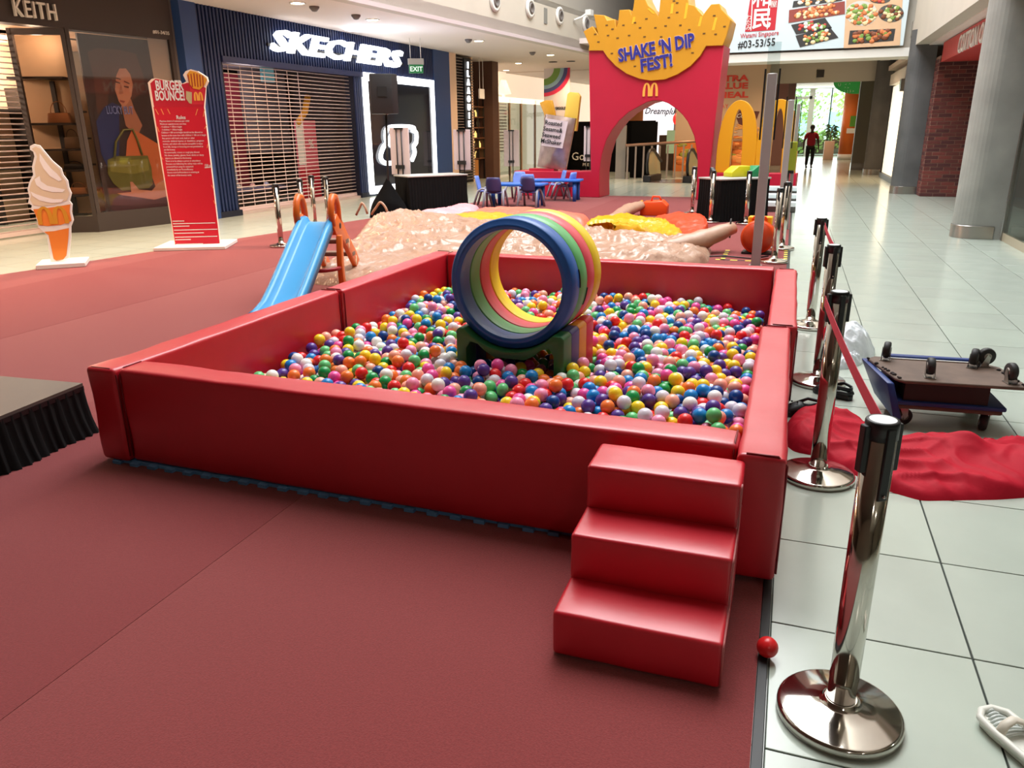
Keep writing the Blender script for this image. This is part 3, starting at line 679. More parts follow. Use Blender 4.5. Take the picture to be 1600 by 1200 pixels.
for k in range(4):
    r1, r0 = 1.5-k*.2, (1.5-(k+1)*.2 if k < 3 else .55); w = MB()
    arc = lambda r: [(-.62+r*math.cos(q)*.9, 2.35-r*math.sin(q)*.78) for q in np.linspace(0, math.pi/2, 14)]
    pl = clip(clip(arc(r1)+arc(r0)[::-1], -1, 0, -.66), 0, -1, -2.35)
    w.poly([(p_[0], -.01-.001*k, p_[1]) for p_ in pl]); w.build('rainbow_band', RB[k], mg)
text('SMILE & GIGGLE', .15, M_black, mg, (-.6, -.02, .62), bold=.012); text('miggi', .62, M_black, mg, (-.6, -.02, -.02), bold=.02); MB().sphere((-.12, -.02, .5), .1, 10, 8, 0, (1, .1, 1)).build('red_dot', RB[0], mg)
# ---------------------------------------------------------------- bag shop at far left
K = Frame((-11.83, 10.81), (-11.43, 12.8))
M_brz = mat('bronze_brown', (56, 46, 43), .5); M_brz2 = mat('bronze_grey', (92, 84, 80), .5)
ks = struct('wall_left_bag_shop', K.w(0, 0), K.rz)
MB().box(-6, 0, 3.4, 2.12, .3, 4.12).build('fascia', M_brz, ks)
MB().box(-6, .3, 3.4, 2.0, 1.5, 3.46).build('soffit', mat('warm_soffit', (236, 196, 166), .6), ks)
MB().box(2.12, .02, 0, 2.62, .3, 4.12).build('grey_pier', M_brz2, ks)
MB().box(0, 0, 0, 2.08, .06, .34).box(0, -.01, .34, .07, .06, 3.42).box(2.02, -.01, .34, 2.1, .06, 3.42).build('window_frame', M_brz, ks)
MB().box(.07, .02, .34, 2.02, .03, 3.4).build('pane', glass_mat('dark_shop_glass', (240, 238, 236), 0.02), ks)
fp = thing('fashion_poster', 'dark window poster of a long-haired woman holding a green handbag', 'poster', K.w(0, 0.09), K.rz)
def KP(x, y, d): q = K.at(x, y, .09); return (q[0], -d, q[1])
def kpoly(name, pts, d, m): w = MB(); w.poly([KP(x, y, d) for x, y in pts]); return w.build(name, m, fp)
a = KP(119, 51, 0); b = KP(262, 322, 0)
MB().box(a[0], 0, b[2], 1.98, .04, a[2]).build('poster_board', mat('poster_dark', (48, 30, 32), .5), fp)
kpoly('reflection_strip', [(229, 57), (264, 60), (276, 128), (240, 122)], .004, mat('reflection_tan', (170, 146, 128), .5))  # tan strip paints a glass reflection onto the poster
kpoly('hair', [(136, 82), (150, 75), (188, 78), (212, 84), (224, 118), (226, 140), (206, 158), (200, 120), (178, 101), (172, 122), (168, 165), (152, 178), (146, 120)], .004, mat('hair_dark', (74, 42, 36), .5))
kpoly('jacket_back', [(150, 190), (162, 168), (175, 160), (186, 165), (186, 262), (172, 270), (158, 240)], .006, mat('vest_navy', (30, 40, 96), .5))
kpoly('neck', [(188, 158), (204, 154), (210, 172), (222, 196), (214, 214), (196, 196)], .008, mat('skin_shade', (150, 96, 76), .5))
kpoly('face', [(177, 108), (184, 102), (194, 104), (203, 116), (207, 132), (205, 150), (199, 162), (192, 168), (185, 158), (179, 140), (176, 122)], .010, mat('skin_light', (176, 118, 96), .5))
kpoly('hair_front', [(173, 100), (184, 97), (198, 100), (206, 116), (196, 107), (186, 107), (181, 118), (179, 142), (174, 132)], .012, mat('hair_dark', (74, 42, 36), .5)); kpoly('nose_shade', [(188, 130), (192, 146), (187, 148), (185, 145)], .0125, mat('skin_shade', (150, 96, 76), .5)); kpoly('brows', [(180, 121), (188, 123), (188, 125), (180, 123)], .012, mat('hair_dark', (74, 42, 36), .5)); kpoly('brows', [(193, 126), (202, 130), (202, 132), (193, 128)], .012, mat('hair_dark', (74, 42, 36), .5))
kpoly('eyes', [(179, 126), (187, 129), (187, 131), (179, 129)], .012, mat('hair_dark', (74, 42, 36), .5)); kpoly('eyes', [(193, 134), (201, 135), (200, 138), (193, 136)], .012, mat('hair_dark', (74, 42, 36), .5))
kpoly('mouth', [(186, 156), (195, 158), (193, 161), (187, 159)], .012, mat('lips', (130, 56, 52), .5))
kpoly('orange_coat', [(206, 202), (218, 208), (248, 226), (262, 262), (262, 292), (244, 296), (232, 262), (230, 246), (196, 246), (198, 220)], .012, mat('coat_orange', (178, 92, 52), .5))
kpoly('green_bag', [(167, 250), (180, 244), (230, 243), (236, 262), (238, 288), (232, 294), (190, 298), (176, 286), (168, 272)], .015, mat('bag_green', (94, 92, 40), .45))
kpoly('bag_flap', [(170, 252), (230, 248), (232, 266), (208, 272), (172, 268)], .018, mat('bag_green_light', (118, 114, 52), .45))
w = MB(); w.tube([KP(x, y, .02) for x, y in ((178, 246), (180, 222), (192, 203), (206, 202), (214, 220), (221, 242))], .022, 6); w.build('bag_handle', mat('bag_green', (94, 92, 40), .45), fp)
kpoly('hand', [(182, 302), (204, 300), (202, 284), (206, 284), (216, 296), (236, 298), (248, 284), (262, 282), (262, 306), (240, 312), (214, 308), (190, 305)], .022, mat('skin_light', (176, 118, 96), .5))
text('LUCKY BUT', .2, mat('print_blue', (120, 130, 190), .5), fp, (KP(166, 178, 0)[0], -.016, KP(166, 178, 0)[2]), sx=.5)
# side glass with shelves and handbags
KA, KB = (-12.62, 10.42), (-11.83, 10.81)
SD = Frame(KA, KB)
sd = struct('window_4', SD.w(0, 0), SD.rz); Ls = float(np.linalg.norm(SD.B-SD.A))
MB().box(-.05, 0, 0, 0.03, .08, 3.4).box(Ls-.07, -.02, 0, Ls, .06, 3.4).box(0, 0, 0, Ls, .06, .28).box(0, 0, 3.3, Ls, .06, 3.4).build('window_frame', M_brz, sd)
MB().box(.03, .03, .28, Ls-.07, .04, 3.3).build('pane', glass_mat('shop_glass_warm', (240, 232, 226), 0.0), sd)
sb = thing('bag_shelves', 'tan display shelves with handbags seen through the side glass', 'shelf', SD.w(0, 0.55), SD.rz)
MB().box(-.25, 0, .3, .66, .05, 3.35).build('back_panel', mat('shelf_tan', (176, 148, 116), .6), sb)
SZ = (0.62, 1.06, 1.42, 1.86, 2.62)
for z in SZ: MB().box(-.25, -.42, z, .66, 0, z+.035).build('shelf_board', M_dark, sb)
MB().box(.28, -.06, .3, .35, 0, 2.6).build('upright', M_dark, sb)
def handbag(label, loc, m, w_, h_, hh):
    t = thing('handbag', label, 'handbag', loc, SD.rz)
    MB().prism([(-w_/2, 0), (w_/2, 0), (w_*.42, h_), (-w_*.42, h_)], -.06, .06, lambda a, b, t_: (a, t_, b)).build('bag_body', m, t, .015, 2)
    MB().tube([(w_*.34*math.cos(q), 0, h_-.01+hh*math.sin(q)) for q in np.linspace(0, math.pi, 12)], .008, 6).build('handle', m, t)
for lb, z, m, w_, h_, hh, xx in (('tan basket handbag with a thin hoop handle on the upper glass-side shelf', 1.895, mat('bag_tan', (150, 104, 66), .5), .4, .17, .2, .4),
                                 ('brown handbag with a dark hoop handle on the second glass-side shelf', 1.455, mat('bag_brown', (92, 74, 54), .5), .28, .2, .14, .55),
                                 ('low black pouch on the third glass-side shelf', 1.095, M_black, .36, .1, .05, .5), ('small tan handbag on the lowest glass-side shelf', .655, mat('bag_tan', (150, 104, 66), .5), .34, .12, .1, .5)):
    handbag(lb, SD.w(xx, .36, z), m, w_, h_, hh)
# wide shutter of the bag shop and its interior
kt = thing('shop_letters', 'white raised capital letters on the dark bag-shop fascia', 'sign', K.w(0, 0), K.rz)
a = K.at(18, 23); b = K.at(102, 25)
text('KEITH', .36, M_whitepaint, kt, (a[0], -.06, a[1]-.02), extrude=.03, bold=.0, sx=(b[0]-a[0])/1.33, space=1.12)
a = K.at(238, 52); text('#01-34/35', .085, M_whitepaint, kt, (a[0], -.02, a[1]), extrude=.004, bold=.002)
shutter('wide warm-lit open-grille roller shutter of the bag shop at far left', None, -6, 0, .1, 3.3, 37, [-5.4, -4.6, -3.2, -2.2, -1.55, -1.1], (-12.68, 10.4, 0), math.pi/2)
ki = struct('wall_left_bag_interior', (-12.9, 10.4, 0), math.pi/2)
MB().box(-7, 2.2, 0, 6.0, 2.3, 3.5).build('back_wall', mat('bag_shop_wall', (214, 190, 166), .7), ki)
for k in range(10):
    MB().box(-5.9+k*.95, 1.75, 0, -5.82+k*.95, 2.2, 2.6).build('upright', M_dark, ki)
for k in range(4): MB().box(-6, 1.75, .5+k*.55, 3.2, 2.2, .54+k*.55).build('shelf_board', M_dark, ki)
MB().box(-3.2, .5, 0, -2.2, 1.2, .8).build('counter', M_whitepaint, ki); MB().box(-1.7, .45, 0, -1.3, .7, 1.9).build('mirror_stand', mat('stand_brown', (84, 62, 54), .5), ki)
MB().box(-6, .0, 3.4, 3.3, 2.3, 3.5).build('soffit', mat('warm_soffit', (236, 196, 166), .6), ki)
for q in ((-2.6, 1.0), (0.6, 1.3)):
    L_ = bpy.data.lights.new('shop_and_fill_lamp', 'POINT'); L_.energy = 330; L_.color = (1, .78, .58); L_.shadow_soft_size = .3
    lo = bpy.data.objects.new('shop_and_fill_lamp', L_); COL.objects.link(lo); lo.location = (-12.9-q[1], 10.4+q[0], 3.0)
L_ = bpy.data.lights.new('window_lamp', 'POINT'); L_.energy = 16; L_.color = (1, .8, .6); L_.shadow_soft_size = .1
lo = bpy.data.objects.new('window_lamp', L_); COL.objects.link(lo); lo.location = SD.w(.35, .15, 3.2)
# ---------------------------------------------------------------- things on the ceiling and bulkhead
CL = [(582, 31), (748, 64), (860, 86), (810, 99), (791, 110), (791, 116), (810, 122), (841, 130), (465, 5)]
dw = ['first lit downlight on the ceiling over the navy shop front', 'lit downlight on the ceiling between the navy shop and the bulkhead', 'lit downlight nearest the big red arch on the ceiling', 'lit downlight below the ceiling joint, larger of its cluster',
      'lit downlight, upper of a close pair over the glass shop', 'lit downlight, lower of a close pair over the glass shop', 'small lit downlight just beyond the close pair', 'farthest small lit downlight before the shop banner', 'dim downlight above the start of the lit sign']
for (x, y), lb in zip(CL, dw):
    q = G(x, y, 4.095); t = thing('ceiling_light', lb, 'ceiling light', (q[0], q[1], 4.1)); r = .13
    MB().lathe([(r+.03, 0), (r+.03, -.012), (r, -.014)], 20, caps=False).build('rim', M_whitepaint, t); MB().lathe([(0.001, -.006), (r, -.006)], 20).build('diffuser', mat('lamp_lit', (255, 246, 226), .4, emit=9), t)
for (x, y), lb in zip([(556, 24), (491, 11), (732, 62), (832, 82)], ['round dark detector hanging from the ceiling above the lit sign', 'small round detector near the dim downlight', 'small cone detector beside the middle downlight', 'small round detector beside the downlight nearest the arch']):
    q = G(x, y, 4.09); tag(MB().lathe([(.1, 0), (.1, -.03), (.05, -.09), (.001, -.1)], 14).build('smoke_detector', mat('detector_grey', (110, 104, 104), .5), loc=(q[0], q[1], 4.1)), lb, 'detector')
for (x, y), lb in zip([(864, 97), (892, 96)], ['dark recessed spot, left of two before the red arch', 'dark recessed spot, right of two before the red arch']):
    q = G(x, y, 4.09); tag(MB().lathe([(.16, 0), (.16, -.02), (.001, -.02)], 14).build('ceiling_spot', M_dark, loc=(q[0], q[1], 4.1)), lb, 'ceiling light')
BK = Frame((BA[0], BA[1]), (BB[0], BB[1]))
for (x, y), lb in zip([(772, 2), (827, 13), (873, 25), (914, 37)], ['round air nozzle at the top edge of the photo, first on the bulkhead', 'second round air nozzle along the cream bulkhead', 'third round air nozzle, beyond the small grille', 'round air nozzle closest to the yellow fries on the bulkhead']):
    q = BK.at(x, y); t = thing('air_nozzle', lb, 'vent', BK.w(q[0], -.01, q[1]), BK.rz); R_ = Matrix.Rotation(math.pi/2, 4, 'X')
    MB().lathe([(.24, 0), (.24, .05), (.17, .07), (.15, .02)], 22, M=R_, caps=False).build('outer_ring', M_whitepaint, t); MB().lathe([(.15, .01), (.13, .09), (.1, .09), (.08, .02), (.001, .02)], 20, M=R_).build('inner_jet', mat('jet_grey', (110, 104, 100), .5), t)
q = BK.at(852, 25); tag(MB().box(-.1, -.02, -.2, .1, 0, .2).build('wall_grille', mat('grille_grey', (136, 134, 128), .5), loc=BK.w(q[0], 0, q[1]), rz=BK.rz), 'small rectangular grille on the bulkhead between two air nozzles', 'vent')
q = BK.at(895, 26); t = thing('bracket_light', 'white bracket camera sticking out of the bulkhead near the fries', 'camera', BK.w(q[0], -.02, q[1]), BK.rz)
MB().tube([(0, -.02, -.1), (.2, -.2, 0), (.3, -.3, .1)], .03).build('arm', M_white, t); MB().box(.25, -.45, .05, .5, -.28, .2).build('camera_head', M_white, t)
ex = F.at(650, 104, -1.0); exx = F.w(ex[0], -1.0, ex[1])
t = thing('exit_sign', 'green EXIT sign hung from the ceiling by two rods beside the lit letters', 'sign', exx, F.rz+math.radians(-55))
MB().box(-.19, -.03, -.17, .19, .03, .05).build('sign_box', mat('exit_green', (40, 120, 70), .4, emit=.25), t); MB().box(-.21, -.05, .05, .21, .05, .2).build('housing', mat('housing_grey', (170, 168, 160), .5), t)
text('EXIT', .17, mat('exit_letters', (230, 250, 235), .4, emit=.8), t, (0, -.034, -.12), align='CENTER', extrude=.002, bold=.004)
for xx in (-.14, .14): MB().tube([(xx, 0, .2), (xx, 0, 4.09-exx[2])], .01, 6).build('rod', M_white, t)
ex = F.at(419, 117, .8); t = thing('shop_exit_sign', 'pale blue-green exit sign hung behind the long shutter', 'sign', F.w(ex[0], .8, ex[1]), F.rz)
MB().box(-.22, 0, -.16, .22, .05, .16).build('sign_box', mat('exit_teal', (96, 150, 160), .4, emit=.3), t); MB().tube([(0, .02, .16), (0, .02, 3.19-ex[1])], .01, 6).build('rod', M_white, t)
# ================================================================ the big fries arch and what stands around it
A = Frame((-5.52, 20.15), (0.1, 19.7))
ar = thing('fries_arch', 'giant red fries-box archway topped with yellow fries and blue lettering', 'archway', A.w(0, 0, .008), A.rz)
D = 0.9
fnA = lambda a, b, t: (a, t, b)
hole = [(.83, 0)]+[A.at(x, y) for x, y in ((936, 285), (936.5, 268), (940, 243), (947, 220), (956, 204), (967.5, 189), (982, 176), (999, 166.5), (1010, 160.5), (1021.5, 157.5), (1033, 158), (1044, 162), (1056, 170), (1066.5, 180), (1074, 190), (1080, 202.5), (1084.5, 213), (1086.8, 225), (1089, 240), (1090, 254), (1089, 280))]+[(3.33, 0)]
MB().prism([(.02, 0)]+hole+[(3.74, 0), (3.62, .66), (3.66, 1.6), (3.76, 3.52), (.46, 3.56), (.58, .66), (.02, .64)], 0, D, fnA).build('red_box', M_mcred, ar, .012, 1)
sauce = [A.at(x, y) for x, y in ((943.5, 80), (950, 90), (963, 104), (980, 116), (1000, 124), (1018, 127), (1040, 125), (1060, 117), (1080, 104), (1095, 88), (1104, 73))]
fr = [A.at(x, y) for x, y in ((1130, 72), (1136, 57), (1142, 32), (1136, 24), (1128, 16), (1125, 7), (1112, 8), (1104, 18), (1099, 25), (1092, 18), (1086, 10), (1077, 8), (1075, -8), (1060, -12), (1058, -24), (1034, -26), (1033, 0), (1030, 27), (1024, 18), (1014, 10), (1009, 0), (1004, -10), (993, -6), (991, 12), (988, 25), (985, 16), (969, 17), (967, 36), (964, 45), (962, 31), (950, 33), (946, 25), (929, 23.6), (933, 42), (936, 55), (927, 42), (913, 50), (922, 72), (921, 80))]
MB().prism(fr+sauce, -.07, D-.1, fnA).build('yellow_fries', M_mcyel, ar, .008, 1)
wsp = MB(); rnd = random.Random(3); hi = None
for x, y in ((935, 66), (930, 54), (948, 40), (957, 46), (950, 56), (974, 40), (983, 56), (992, 36), (1000, 44), (1010, 30), (1024, 44), (1040, 41), (1058, 20), (1058, 5), (1045, 28), (1063, 40), (1077, 47), (1116, 25), (1132, 42), (1118, 54), (1100, 53), (956, 84), (992, 104), (1082, 83), (965, 60), (1007, 58), (1033, 58), (1053, 2)):
    q = A.at(x, y, -.075); aa = rnd.uniform(0, 3); c_, s_ = math.cos(aa)*.035, math.sin(aa)*.02
    wsp.box(q[0]-.03, -.078, q[1]-.014, q[0]+.03, -.071, q[1]+.014, 0, None)
wsp.build('seasoning_flecks', mat('fleck_brown', (96, 66, 20), .6), ar)['kind'] = 'stuff'
for x0, y0, x1, y1 in ((1013, 14, 1022, 22), (1070, 30, 1074, 5), (1114, 48, 1119, 28), (1092, 42, 1096, 26), (989, 38, 991, 27), (1049, 22, 1051, 6)):
    a = A.at(x0, y0, -.075); b = A.at(x1, y1, -.075); w_ = .03
    MB().poly([(a[0]-w_, -.074, a[1]), (a[0]+w_, -.074, a[1]), (b[0]+w_, -.074, b[1]), (b[0]-w_, -.074, b[1])]).build('fry_edge', mat('fry_light', (246, 176, 36), .5), ar)
M_ink = mat('print_ink_blue', (36, 36, 132), .5); M_inkw = mat('print_edge', (214, 190, 190), .5)
def slant(s_, x0, y0, x1, y1, hh):
    a = A.at(x0, y0, -.09); b = A.at(x1, y1, -.09); L = math.hypot(b[0]-a[0], b[1]-a[1]); th = math.atan2(b[1]-a[1], b[0]-a[0])
    o = text(s_, hh, M_ink, ar, (a[0], -.09, a[1]), (math.pi/2, -th, 0), extrude=.012, bold=hh*.085)
    wd = max(v.co.x for v in o.data.vertices); o.scale = (L/wd, 1, 1)
    o2 = text(s_, hh, M_inkw, ar, (a[0], -.08, a[1]), (math.pi/2, -th, 0), extrude=.008, bold=hh*.14, name='lettering_edge'); o2.scale = (L/wd, 1, 1)
slant("SHAKE \u2018N DIP", 967, 97, 1086, 72, .405); slant('FEST!', 1001, 112.5, 1051, 103, .39)
def golden_m(w_, h_, th, dep, foot=0.0, n=26):
    """Two joined tapered arches: each half a ribbon from the foot over the peak down to the middle leg."""
    m = MB()
    for sgn in (-1, 1):
        out, inn = [], []
        for t in np.linspace(0, 1, n):
            an = math.pi*t
            cx = sgn*w_*.245; rx_o, rx_i = w_*.255, w_*.245-th*.95
            xo = cx+sgn*rx_o*math.cos(an); xi = cx+sgn*(rx_i*math.cos(an)+th*.02)
            zo = h_*math.sin(an)**.62; zi = (h_-th*.62)*math.sin(an)**.66
            if t > .5: xo = cx+sgn*(rx_o)*math.cos(an)
            out.append((xo, zo)); inn.append((xi, zi))
        # middle leg: outer side stops at the centre line
        out = [(min(max(x, -w_), 0) if sgn < 0 else max(min(x, w_), 0), z) for x, z in out]
        poly = out+inn[::-1]
        m.prism(poly, 0, dep, lambda a, b, t: (a, t, b+foot))
    return m
q = A.at(1016, 151, 0)
o = golden_m(.38, .31, .06, .02).build('arches_emblem', mat('emblem_yellow', (240, 170, 70), .5), ar); o.location = (q[0], -.022, q[1])
pr = thing('red_plinth', 'low red display plinth left of the fries arch', 'plinth', A.w(-1.62, .05, .008), A.rz)
MB().box(0, 0, 0, 1.62, .8, .645).build('plinth_body', M_mcred, pr, .012, 1)
pr = thing('red_plinth', 'red display plinth under the standing yellow letter', 'plinth', A.w(3.8, .0, .008), A.rz)
MB().box(0, 0, 0, 1.84, .5, .655).build('plinth_body', M_mcred, pr, .012, 1)
bm_ = thing('yellow_letter', 'tall yellow M letter standing on the red plinth', 'letter', A.w(4.66, .15, .663), A.rz)
golden_m(1.86, 1.66, .34, .2).build('letter_body', mat('letter_yellow', (214, 150, 18), .42), bm_, .008, 1)
# seasoning sachet with two fries
pk = thing('sachet_prop', 'oversized silver seasoning sachet prop with two yellow fries on the plinth', 'prop', A.w(-.62, .2, .645), A.rz)
pts = {k: A.at(*v) for k, v in dict(bl=(835, 261), br=(879, 267), tr=(895, 185), tl=(848, 178)).items()}
loc = lambda q, d=0.0: (q[0]+.62, d, q[1]-.645)
mg2 = lambda u, v: ((1-v)*((1-u)*pts['bl'][0]+u*pts['br'][0])+v*((1-u)*pts['tl'][0]+u*pts['tr'][0]), (1-v)*((1-u)*pts['bl'][1]+u*pts['br'][1])+v*((1-u)*pts['tl'][1]+u*pts['tr'][1]))
M_sil = mat('sachet_silver', (170, 148, 140), .3, metal=.55, var=(5, .25)); M_sill = mat('sachet_light', (214, 198, 200), .4)
v = []; f_ = []; NN = 14
for j in range(NN+1):
    for i in range(NN+1):
        u, w_ = i/NN, j/NN; ed = min(u, 1-u)*min(w_, 1-w_)*4
        bul = .16*min(1, ed*1.6)**.6+.012*N3(u*7, w_*5); q = mg2(u, w_); v.append(loc(q, -bul))
for j in range(NN):
    for i in range(NN): f_.append((j*(NN+1)+i, j*(NN+1)+i+1, (j+1)*(NN+1)+i+1, (j+1)*(NN+1)+i))
w = MB().add(v, f_, 0, True); w.prism([mg2(0, 0), mg2(1, 0), mg2(1, 1), mg2(0, 1)], 0, .1, lambda a, b, t: loc((a, b), t)); w.build('sachet_body', M_sil, pk)
w = MB(); w.poly([loc(mg2(*c), -.175) for c in ((.1, .42), (.84, .42), (.86, .93), (.12, .93))]); w.build('label_panel', M_sill, pk)
dx, dz = mg2(1, .5)[0]-mg2(0, .5)[0], mg2(1, .5)[1]-mg2(0, .5)[1]; th = math.atan2(dz, dx)
for k, s_ in enumerate(('Roasted', 'Sesame&', 'Seaweed', 'McShaker')):
    q = mg2(.12-.015*k, .82-k*.115); text(s_, .155, M_black, pk, loc(q, -.2), (math.pi/2, -th, 0), extrude=.003, bold=.006, sx=.95)
MB().prism([A.at(x, y) for x, y in ((852, 200), (836, 160), (846, 156), (855, 156), (858, 168), (864, 200))], .1, .22, lambda a, b, t: loc((a, b), t)).build('fry_stick', M_mcyel, pk, .015, 2)
MB().prism([A.at(x, y) for x, y in ((872, 205), (880, 146), (884, 143), (896, 144), (900, 150), (894, 205))], .1, .24, lambda a, b, t: loc((a, b), t)).build('fry_stick', mat('fry_pale', (232, 196, 80), .45), pk, .015, 2)
q0 = pts['bl']; MB().box(-.62, -.02, 0, .1, .3, .07).build('sachet_foot', M_mcred, pk)
# escalator, railing, black hoarding seen through and beside the arch
rl = thing('railing', 'dark metal railing with bronze handrail behind the arch', 'railing', (-5.7, 28.3, 0), math.radians(8))
MB().tube([(0, 0, 1.16), (2.9, .9, 1.3), (4.2, 1.0, 1.3)], .05, 8).build('handrail', mat('bronze_rail', (150, 116, 96), .35, metal=.5), rl)
for k in range(15): MB().box(.05+k*.28, k*.085, 0, .11+k*.28, k*.085+.12, 1.12+k*.006).build('baluster', mat('rail_grey', (150, 140, 132), .4, metal=.3), rl)
MB().box(-.35, .1, 0, .0, .4, 1.85).build('grey_post', mat('post_grey', (130, 124, 116), .5), rl)
def escalator(name_label, x, y, rz):
    t = thing('escalator', name_label, 'escalator', (x, y, 0), rz)
    prof = [(-.05, .1), (-.22, .5), (-.2, .85), (0, 1.02), (.5, 1.05), (2.2, .3)]
    for k, yy in enumerate((0.0, 1.35)):
        M_gl = mat('balustrade_glass', (178, 176, 140), .1, spec=.8)
        MB().prism([(0, .1), (-.12, .5), (-.1, .82), (.05, .95), (.5, .98), (1.4, .6), (1.6, .1)], yy, yy+.02, lambda a, b, t_: (t_, a, b)).build('balustrade', M_gl, t)
        MB().tube([(yy+.01, a, b) for a, b in ((.1, .12), (-.12, .35), (-.2, .6), (-.12, .9), (.08, 1.03), (.5, 1.05), (1.6, .62))], .05, 8).build('handrail', M_black, t)
        MB().box(yy-.12, -.2, 0, yy+.15, 1.2, .22).build('skirt_end', M_black, t, .02, 1)
    MB().box(.15, -.4, .0, 1.25, 1.5, .015).build('landing_plate', M_steel, t)
    return t
escalator('escalator landing with black handrails seen through the arch', -4.6, 26.8, math.radians(-6))
escalator('escalator end with black handrail between the legs of the yellow letter', -2.3, 25.5, math.radians(-6))
bh = thing('hoarding', 'black hoarding with white lettering beyond the sachet and arch', 'hoarding', (-8.7, 33.3, 0))
MB().box(-.6, 0, .0, 3.2, .1, 2.05).build('hoarding_board', M_blackcloth, bh)
q = PY(893, 250, 33.3); text('Godn', .46, M_whitepaint, bh, (q[0]+8.7, -.02, q[2]), bold=.004, extrude=.005); text('PRE', .18, M_whitepaint, bh, (q[0]+9.2, -.02, q[2]-.25), extrude=.005)
q = PY(964, 250, 33.3); text('G', .46, M_whitepaint, bh, (q[0]+8.7, -.02, q[2]), bold=.004, extrude=.005)
bl_ = thing('black_board', 'black cloth-covered board standing above the railing in the arch', 'board', (-6.0, 29.2, 0), math.radians(-4))
a = PY(986, 222, 29.2); b = PY(1028, 190, 29.2); MB().box(a[0]+6, 0, 0, b[0]+6, .1, b[2]).build('board_panel', M_blackcloth, bl_)
ww = struct('wall_far_shop', (-6.2, 40, 0)); a = PY(1004, 205, 40); b = PY(1054, 155, 40)
MB().box(a[0]+6.2, 0, 0, b[0]+6.2, .1, 4.1).build('lit_shop_wall', mat('shop_white_lit', (250, 244, 250), .5, emit=1.1), ww)
MB().box(-3, .2, 0, a[0]+6.2, .3, 4.1).build('wood_wall', mat('wood_orange', (150, 84, 30), .6), ww); MB().box(b[0]+6.2, .2, 0, 6, .3, 4.1).build('dim_wall', mat('shop_dim', (150, 110, 104), .6), ww)
a = PY(1007, 176, 39.9); text('Dreampluss', .42, M_black, ww, (a[0]+6.2, -.12, a[2]-.05), (math.pi/2, .04, 0), bold=.015, shear=.3, sx=.86)
cn = thing('shop_counter', 'wooden shop counter with goods on top behind the railing', 'counter', (-4.9, 35, 0)); a = PY(1030, 215, 35); b = PY(1068, 205, 35)
MB().box(a[0]+4.9, 0, 0, b[0]+4.9, .8, a[2]+.1).build('counter_body', mat('counter_wood', (112, 84, 72), .6), cn); MB().box(b[0]+4.2, -.02, .7, b[0]+4.9, 0, a[2]+.3).build('green_panel', mat('counter_green', (196, 220, 170), .5, emit=.3), cn)
rlm = thing('red_lantern', 'round red lit lamp seen through the top right of the arch', 'lamp', tuple(map(float, PY(1059, 186, 36)))); MB().sphere((0, 0, 0), .22, 14, 10, 0, (1, 1, 1.2)).build('shade', mat('lantern_red', (240, 40, 40), .5, emit=1.2), rlm); MB().tube([(0, 0, .2), (0, 0, 4.05-float(PY(1059, 186, 36)[2]))], .01, 6).build('cord', M_black, rlm)
# ---------------------------------------------------------------- barrier posts
M_belt = mat('belt_red', (190, 36, 64), .7)
def make_post(label, loc, rz=0.0, group=None, fine=True):
    t = thing('stanchion', label, 'stanchion', loc, rz, group); n = 48 if fine else 20
    MB().lathe([(.001, 0), (.172, 0), (.176, .004), (.176, .026), (.172, .031), (.166, .033), (.1, .045), (.06, .056), (.048, .062), (.047, .07), (.044, .071)], n).build('base', M_chrome, t)
    MB().lathe([(.0395, .06), (.0395, .14), (.0408, .1415), (.0408, .935)], n).build('pole', M_chrome, t)
    MB().lathe([(.0425, .895), (.0425, .94), (.040, .9445), (.033, .9445)], n).build('head_ring', M_black, t)
    MB().lathe([(.001, .9435), (.033, .9435), (.0335, .9448)][::1], n).build('cap_disc', mat('cap_white', (226, 232, 234), .35), t)
    for k in range(4):
        a = k*math.pi/2; R_ = Matrix.Rotation(a, 4, 'Z'); L = .13 if k in (0, 2) else .2
        w = MB(); w.box(.036, -.013, .93-L, .0465 if k % 2 else .055, .013, .932, 0, R_); c = w.build('belt_clip', M_black, t, .003, 1)
        if k % 2:
            MB().sphere(tuple(R_ @ Vector((.0495, 0, .745))), .005, 8, 6).build('screw', M_steel, c)
    return t
P1 = make_post('shiny chrome stanchion nearest the camera, beside the red ball on the floor', (.283, 2.06, 0), math.radians(28))
P2 = make_post('chrome stanchion with the red cloth heaped behind its base', (.262, 3.8, 0), math.radians(20))
P3 = make_post('chrome stanchion between the black clogs and the pit wall', (.302, 5.4, 0), math.radians(15))
P4 = make_post('farthest chrome stanchion of the row along the right pit wall', (.275, 7.06, 0), math.radians(10))
def belt(a, b, parent, sagz=.03):
    a, b = Vector(a), Vector(b); v = []; n = 16; d = (b-a); nn = Vector((-d.y, d.x, 0)).normalized()*.0008
    w = MB()
    for i in range(n+1):
        p = a.lerp(b, i/n); p.z -= sagz*4*(i/n)*(1-i/n); v += [p+nn+Vector((0, 0, .024)), p+nn-Vector((0, 0, .024)), p-nn-Vector((0, 0, .024)), p-nn+Vector((0, 0, .024))]
    f_ = []
    for i in range(n):
        for k in range(4): f_.append((i*4+k, i*4+(k+1) % 4, (i+1)*4+(k+1) % 4, (i+1)*4+k))
    w.add(v, f_, 0, False); o = w.build('belt', M_belt, None); o.parent = parent; o.matrix_parent_inverse = Matrix.LocRotScale(parent.location, parent.rotation_euler, None).inverted(); return o
belt((.20, 3.78, .90), (.295, 2.11, .90), P2, .02); belt((.30, 7.0, .89), (.325, 5.46, .89), P4, .02)
